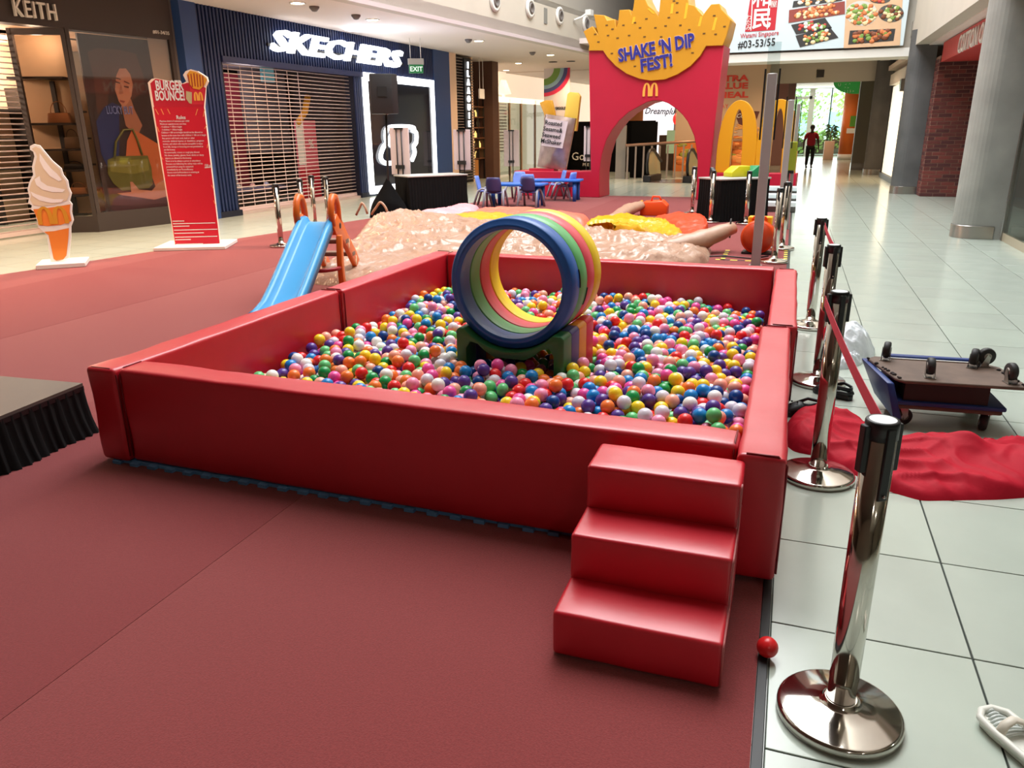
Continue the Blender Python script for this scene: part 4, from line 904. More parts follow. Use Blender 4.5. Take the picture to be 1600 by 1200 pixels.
far = [('chrome stanchion on the carpet behind the slide, leftmost of four', G(440, 386)), ('chrome stanchion behind the slide, second from the left of four', G(476, 369)), ('chrome stanchion behind the slide, partly hidden by its left handle', G(493, 356)), ('chrome stanchion behind the slide, rightmost of four', G(515, 362)),
       ('chrome stanchion standing in front of the right arch foot', G(1081, 335)), ('chrome stanchion at the left end of the black-skirted table', np.array((-1.5, 16.12, 0))), ('chrome stanchion, second at the left end of the black-skirted table', np.array((-1.45, 15.74, 0))), ('chrome stanchion, third at the left end of the black-skirted table', np.array((-1.41, 15.36, 0))), ('chrome stanchion in front of the left corner of the black-skirted table', np.array((-1.36, 14.97, 0))),
       ('chrome stanchion in front of the right half of the black-skirted table', np.array((-.72, 14.85, 0))), ('chrome stanchion beside the orange round blower', G(1209, 411)), ('chrome stanchion just behind the one beside the orange blower', G(1221, 390))]
for lb, p in far: make_post(lb, (float(p[0]), float(p[1]), .007 if p[0] < .03 else 0), random.uniform(0, 1.5), fine=False)
# ---------------------------------------------------------------- skirted tables and the stage
def skirt(path, h, amp, wl, mname, parent, closed=False, seed=0, flare=0.03):
    """Pleated cloth hung along a polyline: path points (x, y), height h."""
    pts = [];
    for i in range(len(path)-1):
        a, b = np.array(path[i], float), np.array(path[i+1], float); L = np.linalg.norm(b-a); n = max(4, int(L/(wl/6)))
        nn = np.array([(b-a)[1], -(b-a)[0]])/L
        for k in range(n): pts.append((a+(b-a)*k/n, nn, L*k/n+i*7.3))
    pts.append((np.array(path[-1], float), nn, 99.0))
    zs = [0, .15, .35, .6, .85, 1.0]; v = []
    for p, nn, s_ in pts:
        for j, u in enumerate(zs):
            a_ = amp*(1-u*.75)*(math.sin(s_*2*math.pi/wl+2.5*N3(s_*1.3, u*1.2, seed))+.5*math.sin(s_*2*math.pi/(wl*.43)+3*N3(s_*2, seed)))+flare*(1-u)**2*(1+N3(s_*3, 5, seed))
            q = p+nn*a_; v.append((q[0], q[1], h*u if j else .001))
    f_ = []; m = len(zs)
    for i in range(len(pts)-1):
        for j in range(m-1): f_.append((i*m+j, (i+1)*m+j, (i+1)*m+j+1, i*m+j+1))
    return MB().add(v, f_, 0, True).build('skirt', mname, parent)
M_skirt = mat('skirt_black', (9, 9, 10), .75, spec=.18)
st = thing('stage', 'low black stage platform with a pleated black skirt at the left edge', 'stage', (-3.72, 3.0, 0), math.radians(0))
# stage corner and edge directions measured from the picture
c0 = G(129, 599, .3); e1 = G(0, 651, .3); e2 = G(0, 588, .3)
d1 = (e1-c0)[:2]; d1 = d1/np.linalg.norm(d1); d2 = (e2-c0)[:2]; d2 = d2/np.linalg.norm(d2)
st.location = (float(c0[0]), float(c0[1]), .007)
q0, q1, q2 = np.zeros(2), d1*1.25, d2*2.4
MB().prism([tuple(q0), tuple(q1), tuple(q1+q2), tuple(q2)], .275, .295, lambda a, b, t: (a, b, t)).build('deck', mat('stage_grey', (84, 76, 71), .55, var=(4, .05)), st)
MB().prism([tuple(q0), tuple(q1), tuple(q1+q2), tuple(q2)], .25, .278, lambda a, b, t: (a*1.004+.002, b*1.004+.002, t)).build('deck_edge', M_black, st)
pth = [tuple(q1+q2), tuple(q1), (0.0, 0.0), tuple(q2), tuple(q1+q2)]
skirt(pth, .274, .011, .06, M_skirt, st, seed=2, flare=.045)
def skirted_table(label, loc, rz, L, W, H, topm):
    t = thing('skirted_table', label, 'table', loc, rz)
    MB().box(-.02, -.02, H-.03, L+.02, W+.02, H).build('table_top', topm, t, .006, 1)
    skirt([(0, W), (0, 0), (L, 0), (L, W)], H-.03, .016, .07, M_skirt, t, seed=L)
    for x_, y_ in ((.08, .08), (L-.08, .08), (.08, W-.08), (L-.08, W-.08)): MB().tube([(x_, y_, 0), (x_, y_, H-.03)], .02, 8).build('leg', M_black, t)
    return t
tl_, tr_ = G(641, 337), G(731, 331); ang = math.atan2(tr_[1]-tl_[1], tr_[0]-tl_[0])
skirted_table('grey-topped table with a black pleated skirt in front of the navy shop', (float(tl_[0]), float(tl_[1]), .007), ang, float(np.linalg.norm(tr_-tl_)), .75, .8, mat('table_grey', (170, 170, 166), .4))
tl_, tr_ = G(1122, 348), G(1190, 344); ang = math.atan2(tr_[1]-tl_[1], tr_[0]-tl_[0])
skirted_table('registration table with grey top and black skirt behind the stanchions', (float(tl_[0]), float(tl_[1]), .007), ang, 1.1, .7, .79, mat('table_grey', (170, 170, 166), .4))
def tray(label, m, x_, y_, z_, rz):
    t = thing('storage_box', label, 'box', (x_, y_, z_), rz)
    MB().prism([(0, 0), (.42, 0), (.42, .2), (.16, .2), (0, .09)], 0, .26, lambda a, b, t_: (a, t_, b)).build('box_body', m, t, .012, 2)
q = PY(1143, 273, 15.6); tray('yellow sloped box on the registration table', mat('box_yellow', (212, 200, 30), .45), float(q[0]), 15.6, .797, ang)
q = PY(1174, 266, 15.75); tray('green sloped box on the registration table beside the yellow one', mat('box_green', (28, 130, 80), .45), float(q[0]), 15.75, .797, ang)
gb = thing('hanging_box', 'olive green box fixed between the two pale posts', 'box', (-.06, 14.15, 1.0)); MB().box(-.1, -.1, 0, .1, .1, .46).build('box_body', mat('box_olive', (150, 160, 40), .45), gb, .01, 1); MB().box(-.08, -.09, -.05, .08, .09, 0).build('box_foot', M_black, gb)
MB().tube([(0, 0, -1.0), (0, 0, -.04)], .02, 8).build('support', M_alum, gb)
# pale posts with clear acrylic tops
M_post = mat('pale_post', (172, 168, 168), .35, metal=.3); M_acr = glass_mat('acrylic', (240, 246, 246), .05)
def pale_post(label, x_, y_, h, wd, ztop, lean=0.0):
    t = thing('acrylic_post', label, 'post', (x_, y_, .007))
    MB().box(-wd/2, -.03, 0, wd/2, .03, h).build('post', M_post, t, .006, 1); MB().box(-wd*.8, -.012, h-.75, -wd*.62, .012, h+.05).box(wd*.62, -.012, h-.75, wd*.8, .012, h+.05).build('edge_clip', M_black, t)
    MB().box(-wd*.62, -.006, h-.6, wd*.62, .006, ztop).build('acrylic_panel', M_acr, t); MB().box(-wd*.7, -.06, -.004, wd*.7, .06, .012).build('foot', M_alum, t)
pale_post('wide pale post with a clear acrylic top in front of the orange blower', -.33, 10.2, 2.28, .115, 2.62)
pale_post('narrower pale post with a clear top behind the far stanchions', -.12, 13.9, 2.1, .1, 2.35)
pale_post('thin pale post beside the narrower acrylic one', -.0, 14.3, 2.05, .06, 2.3)
stp = thing('step_bench', 'stepped white bench boards in front of the red plinth with the letter', 'bench', (-.32, 17.2, .007))
for k in range(3):
    MB().box(-.42, k*.55, .12+k*.12, .46, k*.55+.4, .2+k*.12).build('bench_board', mat('bench_white', (214, 228, 230), .4), stp); MB().box(-.42, k*.55+.1, 0, .46, k*.55+.3, .12+k*.12).build('bench_frame', mat('bench_grey', (130, 130, 130), .5), stp)
# ---------------------------------------------------------------- panels on black twin-rod stands, loudspeaker
M_panel = mat('panel_mauve', (206, 190, 194), .55)
def sign_stand(label, x_, y_, z0_, z1_, wd, dx=0.0, rz=0.0):
    t = thing('sign_stand', label, 'sign stand', (x_, y_, .007 if y_ < 19 else 0), rz)
    MB().box(-wd/2, .02, z0_, wd/2, .05, z1_).build('panel', M_panel, t, .004, 1)
    for s_ in (-.06, .06): MB().tube([(s_, 0, .02), (s_, 0, z1_)], .014, 6).build('rod', M_black, t)
    MB().box(-.1, -.03, z0_+.12, .1, .02, z0_+.2).build('clamp', M_black, t); MB().box(-.2, -.2, 0, .2, .2, .03).build('foot', M_black, t); MB().box(-.1, -.02, z1_-.04, .1, .03, z1_).build('top_clamp', M_black, t)
for lb, (xc, yb, yt), Y_, wd in (('mauve panel on a twin-rod stand in front of the lit emblem', (626, 273, 200), 15.75, .46), ('mauve panel on a twin-rod stand at the right end of the grey-topped table', (722, 266, 203), 16.6, .4),
                            ('mauve panel on a twin-rod stand before the glass shop', (799, 260, 203), 25.6, .55), ('mauve panel on a stand left of the big red arch', (919, 252, 197), 23.5, .3)):
    b = PY(xc, yb, Y_); t_ = PY(xc, yt, Y_); sign_stand(lb, float(b[0]), Y_, float(b[2]), float(t_[2]), wd)
ls = thing('speaker_stand', 'black speaker pole rising out of a draped black tripod cover', 'speaker stand', (-7.9, 14.55, .007))
heap_pts = [(.5*math.cos(a)*(1.0 if k % 4 == 0 else .74), .45*math.sin(a)*(1.0 if k % 4 == 0 else .74)) for k, a in enumerate(np.linspace(0, 2*math.pi, 13)[:-1])]
w = heap(heap_pts, lambda x, y, d: .76*max(0, 1-(math.hypot(x, y)/.5))**1.05+.02*N3(x*6, y*6)+.03*min(1, d*20), 90, 24, sm=1); w.build('cover', M_blackcloth, ls)
MB().tube([(0, 0, .02), (0.07, 0, 2.03)], .025, 8).build('pole', M_black, ls)
pa = thing('loudspeaker', 'black loudspeaker box on top of the draped stand', 'loudspeaker', (-7.82, 14.55, 2.03), math.radians(30))
MB().prism([(-.3, -.28), (.12, -.28), (.24, -.1), (.24, .16), (-.12, .28), (-.3, .2)], 0, .74, lambda a, b, t: (a, b, t)).build('cabinet', mat('speaker_black', (24, 22, 26), .6), pa, .015, 2)
MB().box(-.16, -.3, .32, .02, -.279, .5).build('handle_recess', mat('recess_black', (6, 6, 8), .7), pa)
MB().box(.245, -.06, .12, .25, .12, .62).build('rear_panel', mat('recess_black', (6, 6, 8), .7), pa)
MB().lathe([(.001, -.008), (.06, -.008), (.06, .0)], 12).build('pole_cup', M_steel, pa)
# ---------------------------------------------------------------- children's tables and chairs
M_blue = mat('table_blue', (40, 104, 200), .4); M_cb = mat('chair_blue', (110, 140, 216), .4); M_cd = mat('chair_indigo', (62, 60, 110), .45); M_leg = mat('chair_leg_grey', (150, 150, 164), .4)
def ktable(label, x_, y_, rz, L, W):
    t = thing('kids_table', label, 'table', (x_, y_, .007), rz); r = .12
    pl = []
    for cx, cy, a0 in ((L/2-r, W/2-r, 0), (-L/2+r, W/2-r, 90), (-L/2+r, -W/2+r, 180), (L/2-r, -W/2+r, 270)):
        pl += [(cx+r*math.cos(math.radians(a0+q)), cy+r*math.sin(math.radians(a0+q))) for q in (0, 30, 60, 90)]
    MB().prism(pl, .47, .52, lambda a, b, t_: (a, b, t_)).build('table_top', M_blue, t, .012, 2)
    for sx in (-1, 1):
        for sy in (-1, 1): MB().tube([(sx*(L/2-.14), sy*(W/2-.12), 0), (sx*(L/2-.14), sy*(W/2-.12), .47)], [.045, .055], 10).build('leg', M_blue, t)
def kchair(label, x_, y_, rz, m):
    """Faces +y; back at -y."""
    t = thing('kids_chair', label, 'chair', (x_, y_, .007), rz); t.scale = (1.15, 1.15, 1.12)
    MB().box(-.15, -.14, .29, .15, .17, .315).build('seat', m, t, .012, 2)
    v = []; n = 8
    w = MB()
    for j in range(7):
        z = .31+j*.05; hw = (.13, .145, .155, .16, .155, .145, .125)[j]
        for i in range(n+1):
            u = i/n*2-1; v.append((hw*u, -.15-.06*j/6+.045*(u*u)-.0, z))
    f_ = [(j*(n+1)+i, j*(n+1)+i+1, (j+1)*(n+1)+i+1, (j+1)*(n+1)+i) for j in range(6) for i in range(n)]
    w.add(v, f_, 0, True); o = w.build('backrest', m, t); md = o.modifiers.new('thick', 'SOLIDIFY'); md.thickness = .018
    for s_ in (-1, 1):
        MB().tube([(s_*.22, .2, 0), (s_*.2, .13, .24), (s_*.185, .07, .34), (s_*.18, -.02, .36), (s_*.185, -.1, .32), (s_*.21, -.2, 0)], .024, 8).build('leg_arch', M_leg, t)
        MB().tube([(s_*.18, .1, .31), (s_*.1, .1, .295)], .014, 6).build('seat_bracket', M_leg, t); MB().tube([(s_*.18, -.1, .31), (s_*.1, -.1, .295)], .014, 6).build('seat_bracket', M_leg, t)
a = G(800, 324); ktable('blue kids table nearer the skirted black table', -6.0, 17.35, math.radians(2), 1.35, .72); ktable('blue kids table nearer the red arch', -5.55, 19.0, math.radians(4), 1.3, .7)
for lb, (px_, py_), rz, m in (('light blue kids chair at the left end of the nearer blue table', (758, 322), -80, M_cb), ('indigo kids chair with its back to the camera, left of two at the nearer table', (774, 325), 8, M_cd), ('indigo kids chair with its back to the camera, right of two at the nearer table', (829, 324), -6, M_cd),
                       ('blue kids chair on the far side of the nearer table', (807, 312), 170, M_cb), ('pale blue kids chair between the two blue tables', (822, 317), 30, M_cb), ('light blue kids chair behind the right end of the farther blue table', (871, 309), 120, M_cb), ('kids chair turned sideways at the right of the farther blue table', (886, 313), 78, M_cb)):
    q = G(px_, py_); kchair(lb, float(q[0]), float(q[1]), math.radians(rz), m)
# ================================================================ ball pit
def vinyl(name, rgb, rough=.42):
    m = mat(name, rgb, rough, spec=.6, var=(6, .05), bump=(11, .12, .012), coat=.3); m.node_tree.nodes['Principled BSDF'].inputs['Coat Roughness'].default_value = .3; return m
M_vin = vinyl('vinyl_red', (194, 22, 42)); M_vins = vinyl('vinyl_red_step', (198, 22, 42), .40); M_welt = mat('vinyl_seam', (120, 8, 20), .5)
def rbox(sx, sy, sz, r, nx, ny, nz, wob=.004, seed=0, creases=()):
    """Soft-edged foam block standing on z=0, x and y from 0."""
    def axis(L, n):
        return [0, r*.3, r*.65, r]+[r+(L-2*r)*i/n for i in range(1, n)]+[L-r, L-r*.65, L-r*.3, L]
    X, Y, Z = axis(sx, nx), axis(sy, ny), axis(sz, nz); idx = {}; v = []; f = []
    def V(i, j, k):
        if (i, j, k) not in idx:
            p = np.array([X[i], Y[j], Z[k]]); c = np.clip(p, [r, r, r], [sx-r, sy-r, sz-r]); d = p-c; L = np.linalg.norm(d)
            if L > 1e-9: d /= L
            q = c+d*r if L > 1e-9 else p
            a = wob*N3(q[0]*5+seed, q[1]*5, q[2]*5)+wob*.5*N3(q[0]*13, q[1]*13+seed, q[2]*13)
            for (ax, pos, wl, amp, fall) in creases:
                a += amp*math.sin(q[ax]/wl*6.283)*math.exp(-abs(q[ax]-pos)/fall)
            q = q+d*a; idx[(i, j, k)] = len(v); v.append((q[0], q[1], max(q[2], 0)))
        return idx[(i, j, k)]
    a, b, c = len(X)-1, len(Y)-1, len(Z)-1
    for i in range(a):
        for j in range(b): f += [(V(i, j, 0), V(i, j+1, 0), V(i+1, j+1, 0), V(i+1, j, 0)), (V(i, j, c), V(i+1, j, c), V(i+1, j+1, c), V(i, j+1, c))]
    for i in range(a):
        for k in range(c): f += [(V(i, 0, k), V(i+1, 0, k), V(i+1, 0, k+1), V(i, 0, k+1)), (V(i, b, k), V(i, b, k+1), V(i+1, b, k+1), V(i+1, b, k))]
    for j in range(b):
        for k in range(c): f += [(V(0, j, k), V(0, j, k+1), V(0, j+1, k+1), V(0, j+1, k)), (V(a, j, k), V(a, j+1, k), V(a, j+1, k+1), V(a, j, k+1))]
    return MB().add(v, f, 0, True)
HW = .505; ZM = .018
# interlocking foam mat under the pit: tiles with toothed edges
M_mat = mat('foam_mat_blue', (100, 160, 214), .7)
fmt = thing('foam_mat', 'blue interlocking foam floor mat showing under the pit walls', 'mat', (-3.28, 2.826, .0075))
for i in range(3):
    for j in range(4):
        MB().box(i*1.1, j*1.02, 0, i*1.1+1.092, j*1.02+1.012, .0165).build('mat_tile', M_mat, fmt)
tth = MB().box(0, -.026, 0, .05, 0, .0165).mesh('edge_tooth', M_mat)
for k in range(29): link('edge_tooth', tth, fmt, (.02+k*.115, 0, 0), 0)
def wall(label, x_, y_, rz, L, T, seed, cr=()):
    t = thing('foam_wall', label, 'foam wall', (x_, y_, ZM+.008), rz)
    rbox(L, T, HW, .022, max(6, int(L/.12)), 3, 8, .005, seed, cr).build('foam_block', M_vin, t)
    for xx in (.012, L-.012):
        MB().tube([(xx, -.0035, .03), (xx, -.0035, HW-.03), (xx, .03, HW+.0035), (xx, T-.03, HW+.0035)], .004, 6).build('seam_welt', M_welt, t)
    return t
MB_ = None
# front wall lies between the side walls; left x -3.33..-3.155, right x -.09..+.08
wall('long red foam wall across the front of the ball pit', -3.15, 2.835, math.radians(-.9), 3.055, .175, 1, ((0, .1, .06, .002, .25), (0, 2.9, .05, .003, .2)))
wall('left red foam wall nearer the stage', -3.155, 2.81, math.radians(90), 2.15, .18, 2, ((0, .0, .07, .003, .3),))
wall('left red foam wall nearer the slide', -3.135, 4.975, math.radians(90), 2.06, .18, 3, ((0, 2.0, .08, .004, .3),))
wall('right red foam wall beside the steps', .082, 2.70, math.radians(90), 2.06, .172, 4, ((0, 0.0, .045, .004, .35), (0, 2.0, .05, .003, .2)))
wall('right red foam wall in the far corner of the pit', .118, 4.775, math.radians(90), 2.09, .172, 5, ((0, 2.0, .06, .002, .2),))
wall('red foam wall across the back of the ball pit', -3.13, 6.88, math.radians(-1.2), 3.07, .16, 6)
# foam steps
stp = thing('foam_steps', 'three red vinyl foam steps against the front of the ball pit', 'steps', (-.602, 2.05, .009), math.radians(0.0))
W_ = .543; yy = [0, .215, .43, .66]; zz = [.165, .335, .5]
for k in range(3):
    o = rbox(W_, (.66-yy[k]), (zz[k]-(zz[k-1] if k else 0))+(.012 if k else 0), .016, 6, 5, 4, .003, 20+k).build('step', M_vins, stp); o.location = (0, yy[k], (zz[k-1]-.012) if k else 0)
w = MB(); prof = [(.0, .012), (.0, .165-.012), (.012, .165), (.215, .168), (.215, .335-.012), (.227, .335), (.43, .338), (.43, .488), (.442, .5)]
w.tube([(W_+.0005, a, b) for a, b in prof], .0035, 6); w.build('seam_welt', mat('welt_pale', (190, 110, 110), .5), stp)
# barrel on its cradle
BX, BY, BZ, BD, BTH, BLn = -1.607, 4.46, .745, .83, math.radians(3.0), .64
br = thing('barrel_tunnel', 'foam barrel tunnel of blue, green, pink and yellow rings lying in the pit', 'barrel', (BX, BY, BZ), -BTH)
RC = [('ring_blue', (30, 92, 168)), ('ring_green', (92, 174, 104)), ('ring_pink', (222, 78, 92)), ('ring_yellow', (240, 206, 40))]
Rx = Matrix.Rotation(-math.pi/2, 4, 'X')
M_ring = [mat(n_, c_, .42, bump=(60, .06, .004), var=(8, .06), stretch=(1, 6, 1)) for n_, c_ in RC]
for k in range(4):
    y0, y1 = k*BLn/4+.003, (k+1)*BLn/4-.001; R_, r_ = BD/2, BD/2*.835
    pr_ = [(r_, y0+.012), (r_+.005, y0+.004), (r_+.018, y0), (R_-.034, y0), (R_-.03, y0+(.014 if k == 0 else 0)), (R_-.008, y0+(.014 if k == 0 else 0)), (R_, y0+(.022 if k == 0 else .008)), (R_, y1-.006), (R_-.006, y1), (r_+.006, y1), (r_, y1-.006), (r_, y0+.012)]
    MB().lathe(pr_, 72, M=Rx, caps=False).build('ring', M_ring[k], br)
for a_, k in ((math.radians(6), 1), (math.radians(-14), 2)):
    q0 = [(BD/2*math.cos(a_+t)*1.003, k*BLn/4-.0, BD/2*math.sin(a_+t)*1.003) for t in np.linspace(-.14, .14, 8)]
    MB().tube(q0, .005, 6).build('slot', M_black, br)
cd = thing('barrel_cradle', 'striped green, purple, orange and red cradle block holding up the barrel', 'cradle', (-1.967, 4.43, ZM+.006), -BTH)
CW, CH = .742, .433; Rr = BD/2+.004; cxr = BX-(-1.967); czr = BZ-ZM-.006
def cradle_profile():
    pts = [(0, 0), (0, CH-.02), (.02, CH)]
    top = math.asin(min(1, (CH-czr)/Rr)); a0 = math.pi-top if False else None
    dx_ = math.sqrt(max(0, Rr*Rr-(CH-czr)**2))
    a1 = math.atan2(CH-czr, -dx_); a2 = math.atan2(CH-czr, dx_)
    for a in np.linspace(a1+2*math.pi if a1 < 0 else a1, a2+2*math.pi, 30): pts.append((cxr+Rr*math.cos(a), czr+Rr*math.sin(a)))
    return pts+[(CW-.02, CH), (CW, CH-.02), (CW, 0), (CW-.07, 0), (CW-.07, .30), (CW-.1, .345), (CW-.15, .335), (CW-.21, .285), (CW-.27, .255), (.27, .255), (.21, .285), (.15, .335), (.1, .345), (.07, .30), (.07, 0)]
cpf = cradle_profile()
CC = [('cradle_green', (34, 104, 54)), ('cradle_purple', (62, 62, 120)), ('cradle_orange', (228, 152, 48)), ('cradle_red', (206, 40, 60))]
for k in range(4):
    MB().prism(cpf, k*BLn/4+.001, (k+1)*BLn/4-.002, fnA).build('cradle_slice', mat(CC[k][0], CC[k][1], .42, bump=(60, .06, .004), var=(8, .06)), cd, .008, 2)
# ---------------------------------------------------------------- balls: dropped one by one and rolled to rest
BC = [('yellow', (246, 214, 44), 13), ('red', (228, 40, 42), 9), ('orange', (242, 122, 52), 9), ('peach', (246, 172, 150), 9), ('green', (20, 150, 76), 6), ('mint green', (98, 196, 122), 9), ('light blue', (18, 130, 204), 8), ('navy blue', (12, 66, 138), 6),
      ('purple', (86, 58, 146), 9), ('pink', (246, 150, 186), 9), ('hot pink', (236, 84, 164), 5), ('white', (240, 240, 236), 8), ('pearl white', (220, 216, 228), 8)]
BMt = []
for n_, c_, _ in BC:
    m = mat('ball_'+n_.replace(' ', '_'), c_, .28, spec=.45)
    b_ = m.node_tree.nodes['Principled BSDF']; b_.inputs['Subsurface Weight'].default_value = .0
    BMt.append(m)
BW = [c[2] for c in BC]; R0 = .0405
rnd = random.Random(21)
PX0, PX1, PY0, PY1 = -3.126+R0, -.1-R0, 3.02+R0, 6.80-R0
def hsurf(x, y):
    h = .265+.035*N3(x*1.1, y*1.1, 3)+.05*math.exp(-((x+2.9)**2+(y-5.0)**2)/.35)-.09*math.exp(-((x+.05)**2+(y-6.85)**2)/.9)-.08*math.exp(-((x+3.1)**2+(y-3.3)**2)/.5)+.035*math.exp(-((x+1.2)**2+(y-6.6)**2)/.5)
    return h+.04*math.exp(-((x+.5)**2+(y-3.4)**2)/.6)
cth, sth = math.cos(-BTH), math.sin(-BTH)
def blocked(x, y):
    dx, dy = x+1.967, y-4.43; lx, ly = dx*cth+dy*sth, -dx*sth+dy*cth
    if -R0 < lx < CW+R0 and -R0 < ly < BLn+R0:
        if .1+R0 < lx < CW-.1-R0: return False
        return True
    return False
CELL = 2*R0; grid = {}
def near(x, y):
    i, j = int(x//CELL), int(y//CELL)
    for a in (-1, 0, 1):
        for b in (-1, 0, 1):
            for q in grid.get((i+a, j+b), ()): yield q
def zrest(x, y):
    z = max(.026+R0, hsurf(x, y)-.175)
    for (qx, qy, qz) in near(x, y):
        d = (qx-x)**2+(qy-y)**2
        if d < CELL*CELL:
            zz_ = qz+math.sqrt(CELL*CELL-d)
            if zz_ > z: z = zz_
    return z
balls = []
tgt_n = 4200; fails = 0
while len(balls) < tgt_n and fails < 2500:
    x, y = rnd.uniform(PX0, PX1), rnd.uniform(PY0, PY1)
    if blocked(x, y): continue
    z = zrest(x, y); st_ = .03
    for _ in range(14):
        best = None
        a = rnd.uniform(0, 6.283)
        for k in range(5):
            nx, ny = x+st_*math.cos(a+k*1.2566), y+st_*math.sin(a+k*1.2566)
            if not (PX0 <= nx <= PX1 and PY0 <= ny <= PY1) or blocked(nx, ny): continue
            nz = zrest(nx, ny)
            if nz < z-1e-5: best = (nx, ny, nz); z = nz
        if best: x, y = best[0], best[1]
        else: st_ *= .6
    inside = False
    dx, dy = x+1.967, y-4.43; lx, ly = dx*cth+dy*sth, -dx*sth+dy*cth
    lim = hsurf(x, y)+R0*.2
    if -R0 < lx < CW+R0 and -R0 < ly < BLn+R0: lim = min(lim, .2)
    if z > lim: fails += 1; continue
    balls.append((x, y, z)); grid.setdefault((int(x//CELL), int(y//CELL)), []).append((x, y, z))
BA_ = np.array(balls); ctop = []
E_ = EYE
for i, (x, y, z) in enumerate(balls):
    cov = 0
    for (qx, qy, qz) in near(x, y):
        if qz > z+.03 and (qx-x)**2+(qy-y)**2 < (.058)**2: cov += 1
    t = (3.02-0)/y; zl = E_[2]+(z+R0*.8-E_[2])*t
    if cov <= 0 and zl > .53: ctop.append((math.dist((x, y, z), E_), i))
ctop.sort(); front = [i for _, i in ctop[:300]]; fs = set(front)
colr = [rnd.choices(range(len(BC)), BW)[0] for _ in balls]
bmesh_ = []
for k, (n_, c_, _) in enumerate(BC):
    w = MB().sphere((0, 0, 0), R0, 22, 14)
    w.tube([(R0*1.0002*math.cos(a)*.985, R0*1.0002*math.sin(a)*.985, 0.0) for a in np.linspace(0, 6.283, 23)[:-1]], .0006, 4, 0, True)
    bmesh_.append(w.mesh('pit_ball', BMt[k]))
dent = {}
for i in front:
    k = colr[i]; o = link('pit_ball', bmesh_[k], None, balls[i])
    o.rotation_euler = (rnd.uniform(0, 3), rnd.uniform(0, 3), rnd.uniform(0, 3))
    if rnd.random() < .04: o.scale = (1, 1, .86)
    bx, by, bz = balls[i]
    where = ('close to the right foam wall of the pit' if bx > -.42 else 'along the inside of the front foam wall' if by < 3.42 else 'in the pit between the left foam wall and the barrel' if bx < -2.05
             else 'in front of the striped barrel cradle' if bx < -1.15 else 'in the pit between the barrel cradle and right wall')
    tag(o, '%s plastic ball lying %s' % (BC[k][0], where), 'ball', 'balls in the pit')
# the rest as one object
bm = bmesh.new(); bmesh.ops.create_icosphere(bm, subdivisions=3, radius=R0); iv = np.array([v.co[:] for v in bm.verts]); if_ = np.array([[v.index for v in f.verts] for f in bm.faces]); bm.free()
bm = bmesh.new(); bmesh.ops.create_icosphere(bm, subdivisions=2, radius=R0); lv = np.array([v.co[:] for v in bm.verts]); lf_ = np.array([[v.index for v in f.verts] for f in bm.faces]); bm.free()
topset = set(i for _, i in ctop)
VV, FFs, MI = [], [], []; off = 0
for i in range(len(balls)):
    if i in fs: continue
    vv, ff = (iv, if_) if i in topset else (lv, lf_)
    VV.append(vv+np.array(balls[i])); FFs.append(ff+off); MI.append(np.full(len(ff), colr[i])); off += len(vv)
VV = np.concatenate(VV); FFs = np.concatenate(FFs); MI = np.concatenate(MI)
me = bpy.data.meshes.new('ball_heap'); me.vertices.add(len(VV)); me.vertices.foreach_set('co', VV.ravel().astype(np.float32))
me.loops.add(FFs.size); me.loops.foreach_set('vertex_index', FFs.ravel().astype(np.int32)); me.polygons.add(len(FFs))
me.polygons.foreach_set('loop_start', np.arange(0, FFs.size, 3, dtype=np.int32))
for m in BMt: me.materials.append(m)
me.update(calc_edges=True); me.polygons.foreach_set('material_index', MI.astype(np.int32)); me.polygons.foreach_set('use_smooth', np.ones(len(FFs), bool)); me.validate(); me.update()
bh_ = tag(link('ball_heap', me), 'remaining mass of coloured plastic balls filling the red foam pit', 'balls', None, 'stuff')
print('BALLS', len(balls), len(ctop), 'tris', len(FFs), 'top z', BA_[:, 2].max(), fails)
ob = tag(MB().sphere((0, 0, 0), .0345, 32, 20).build('pit_ball', BMt[1], loc=(.072, 2.268, .0425)), 'single red plastic ball that rolled out onto the carpet edge', 'ball')
# ================================================================ things around the pit
# soft-serve standee
cs_ = thing('cone_standee', 'flat soft-serve cone standee on a white foot at the left carpet edge', 'standee', tuple(map(float, (*G(98, 415)[:2], .007))), 0)
cb0 = G(98, 416); ndir = np.array([math.sin(YAW*0), 1.0])
Fc = Frame((float(cb0[0])-.4, float(cb0[1])-.36), (float(cb0[0])+.4, float(cb0[1])+.36)); cs_.rotation_euler = (0, 0, Fc.rz); cs_.location = Fc.w(.54, 0, .007)
def CP(x, y): q = Fc.at(x, y); return (q[0]-.54, q[1])
outl = [(80, 412), (73, 368), (66, 361), (60, 356), (55, 333), (48, 328), (50, 322), (44, 318), (46, 308), (43, 297), (46, 285), (52, 274), (50, 262), (54, 245), (52, 238), (47, 235), (47, 229), (53, 226), (62, 228), (72, 240), (82, 252), (96, 264), (99, 274), (106, 283), (108, 294), (112, 303), (109, 315), (113, 320), (112, 332), (115, 345), (111, 355), (111, 372), (108, 404)]
MB().prism([CP(x, y) for x, y in outl], 0, .05, fnA).build('board', M_white, cs_)
def flat(name, pts, d, m, par, P): w = MB(); w.poly([(P(x, y)[0], -d, P(x, y)[1]) for x, y in pts]); return w.build(name, m, par)
M_ice = mat('ice_shade', (216, 200, 172), .5); M_icew = mat('ice_white', (236, 234, 232), .5); M_cone = mat('cone_orange', (226, 130, 48), .5)
flat('ice_print', [(52, 321), (47, 313), (49, 305), (46, 297), (49, 286), (56, 276), (54, 262), (58, 246), (56, 239), (50, 233), (56, 230), (63, 233), (72, 244), (81, 254), (94, 266), (96, 275), (103, 284), (105, 294), (109, 303), (105, 314), (85, 321), (65, 323)], .002, M_ice, cs_, CP)
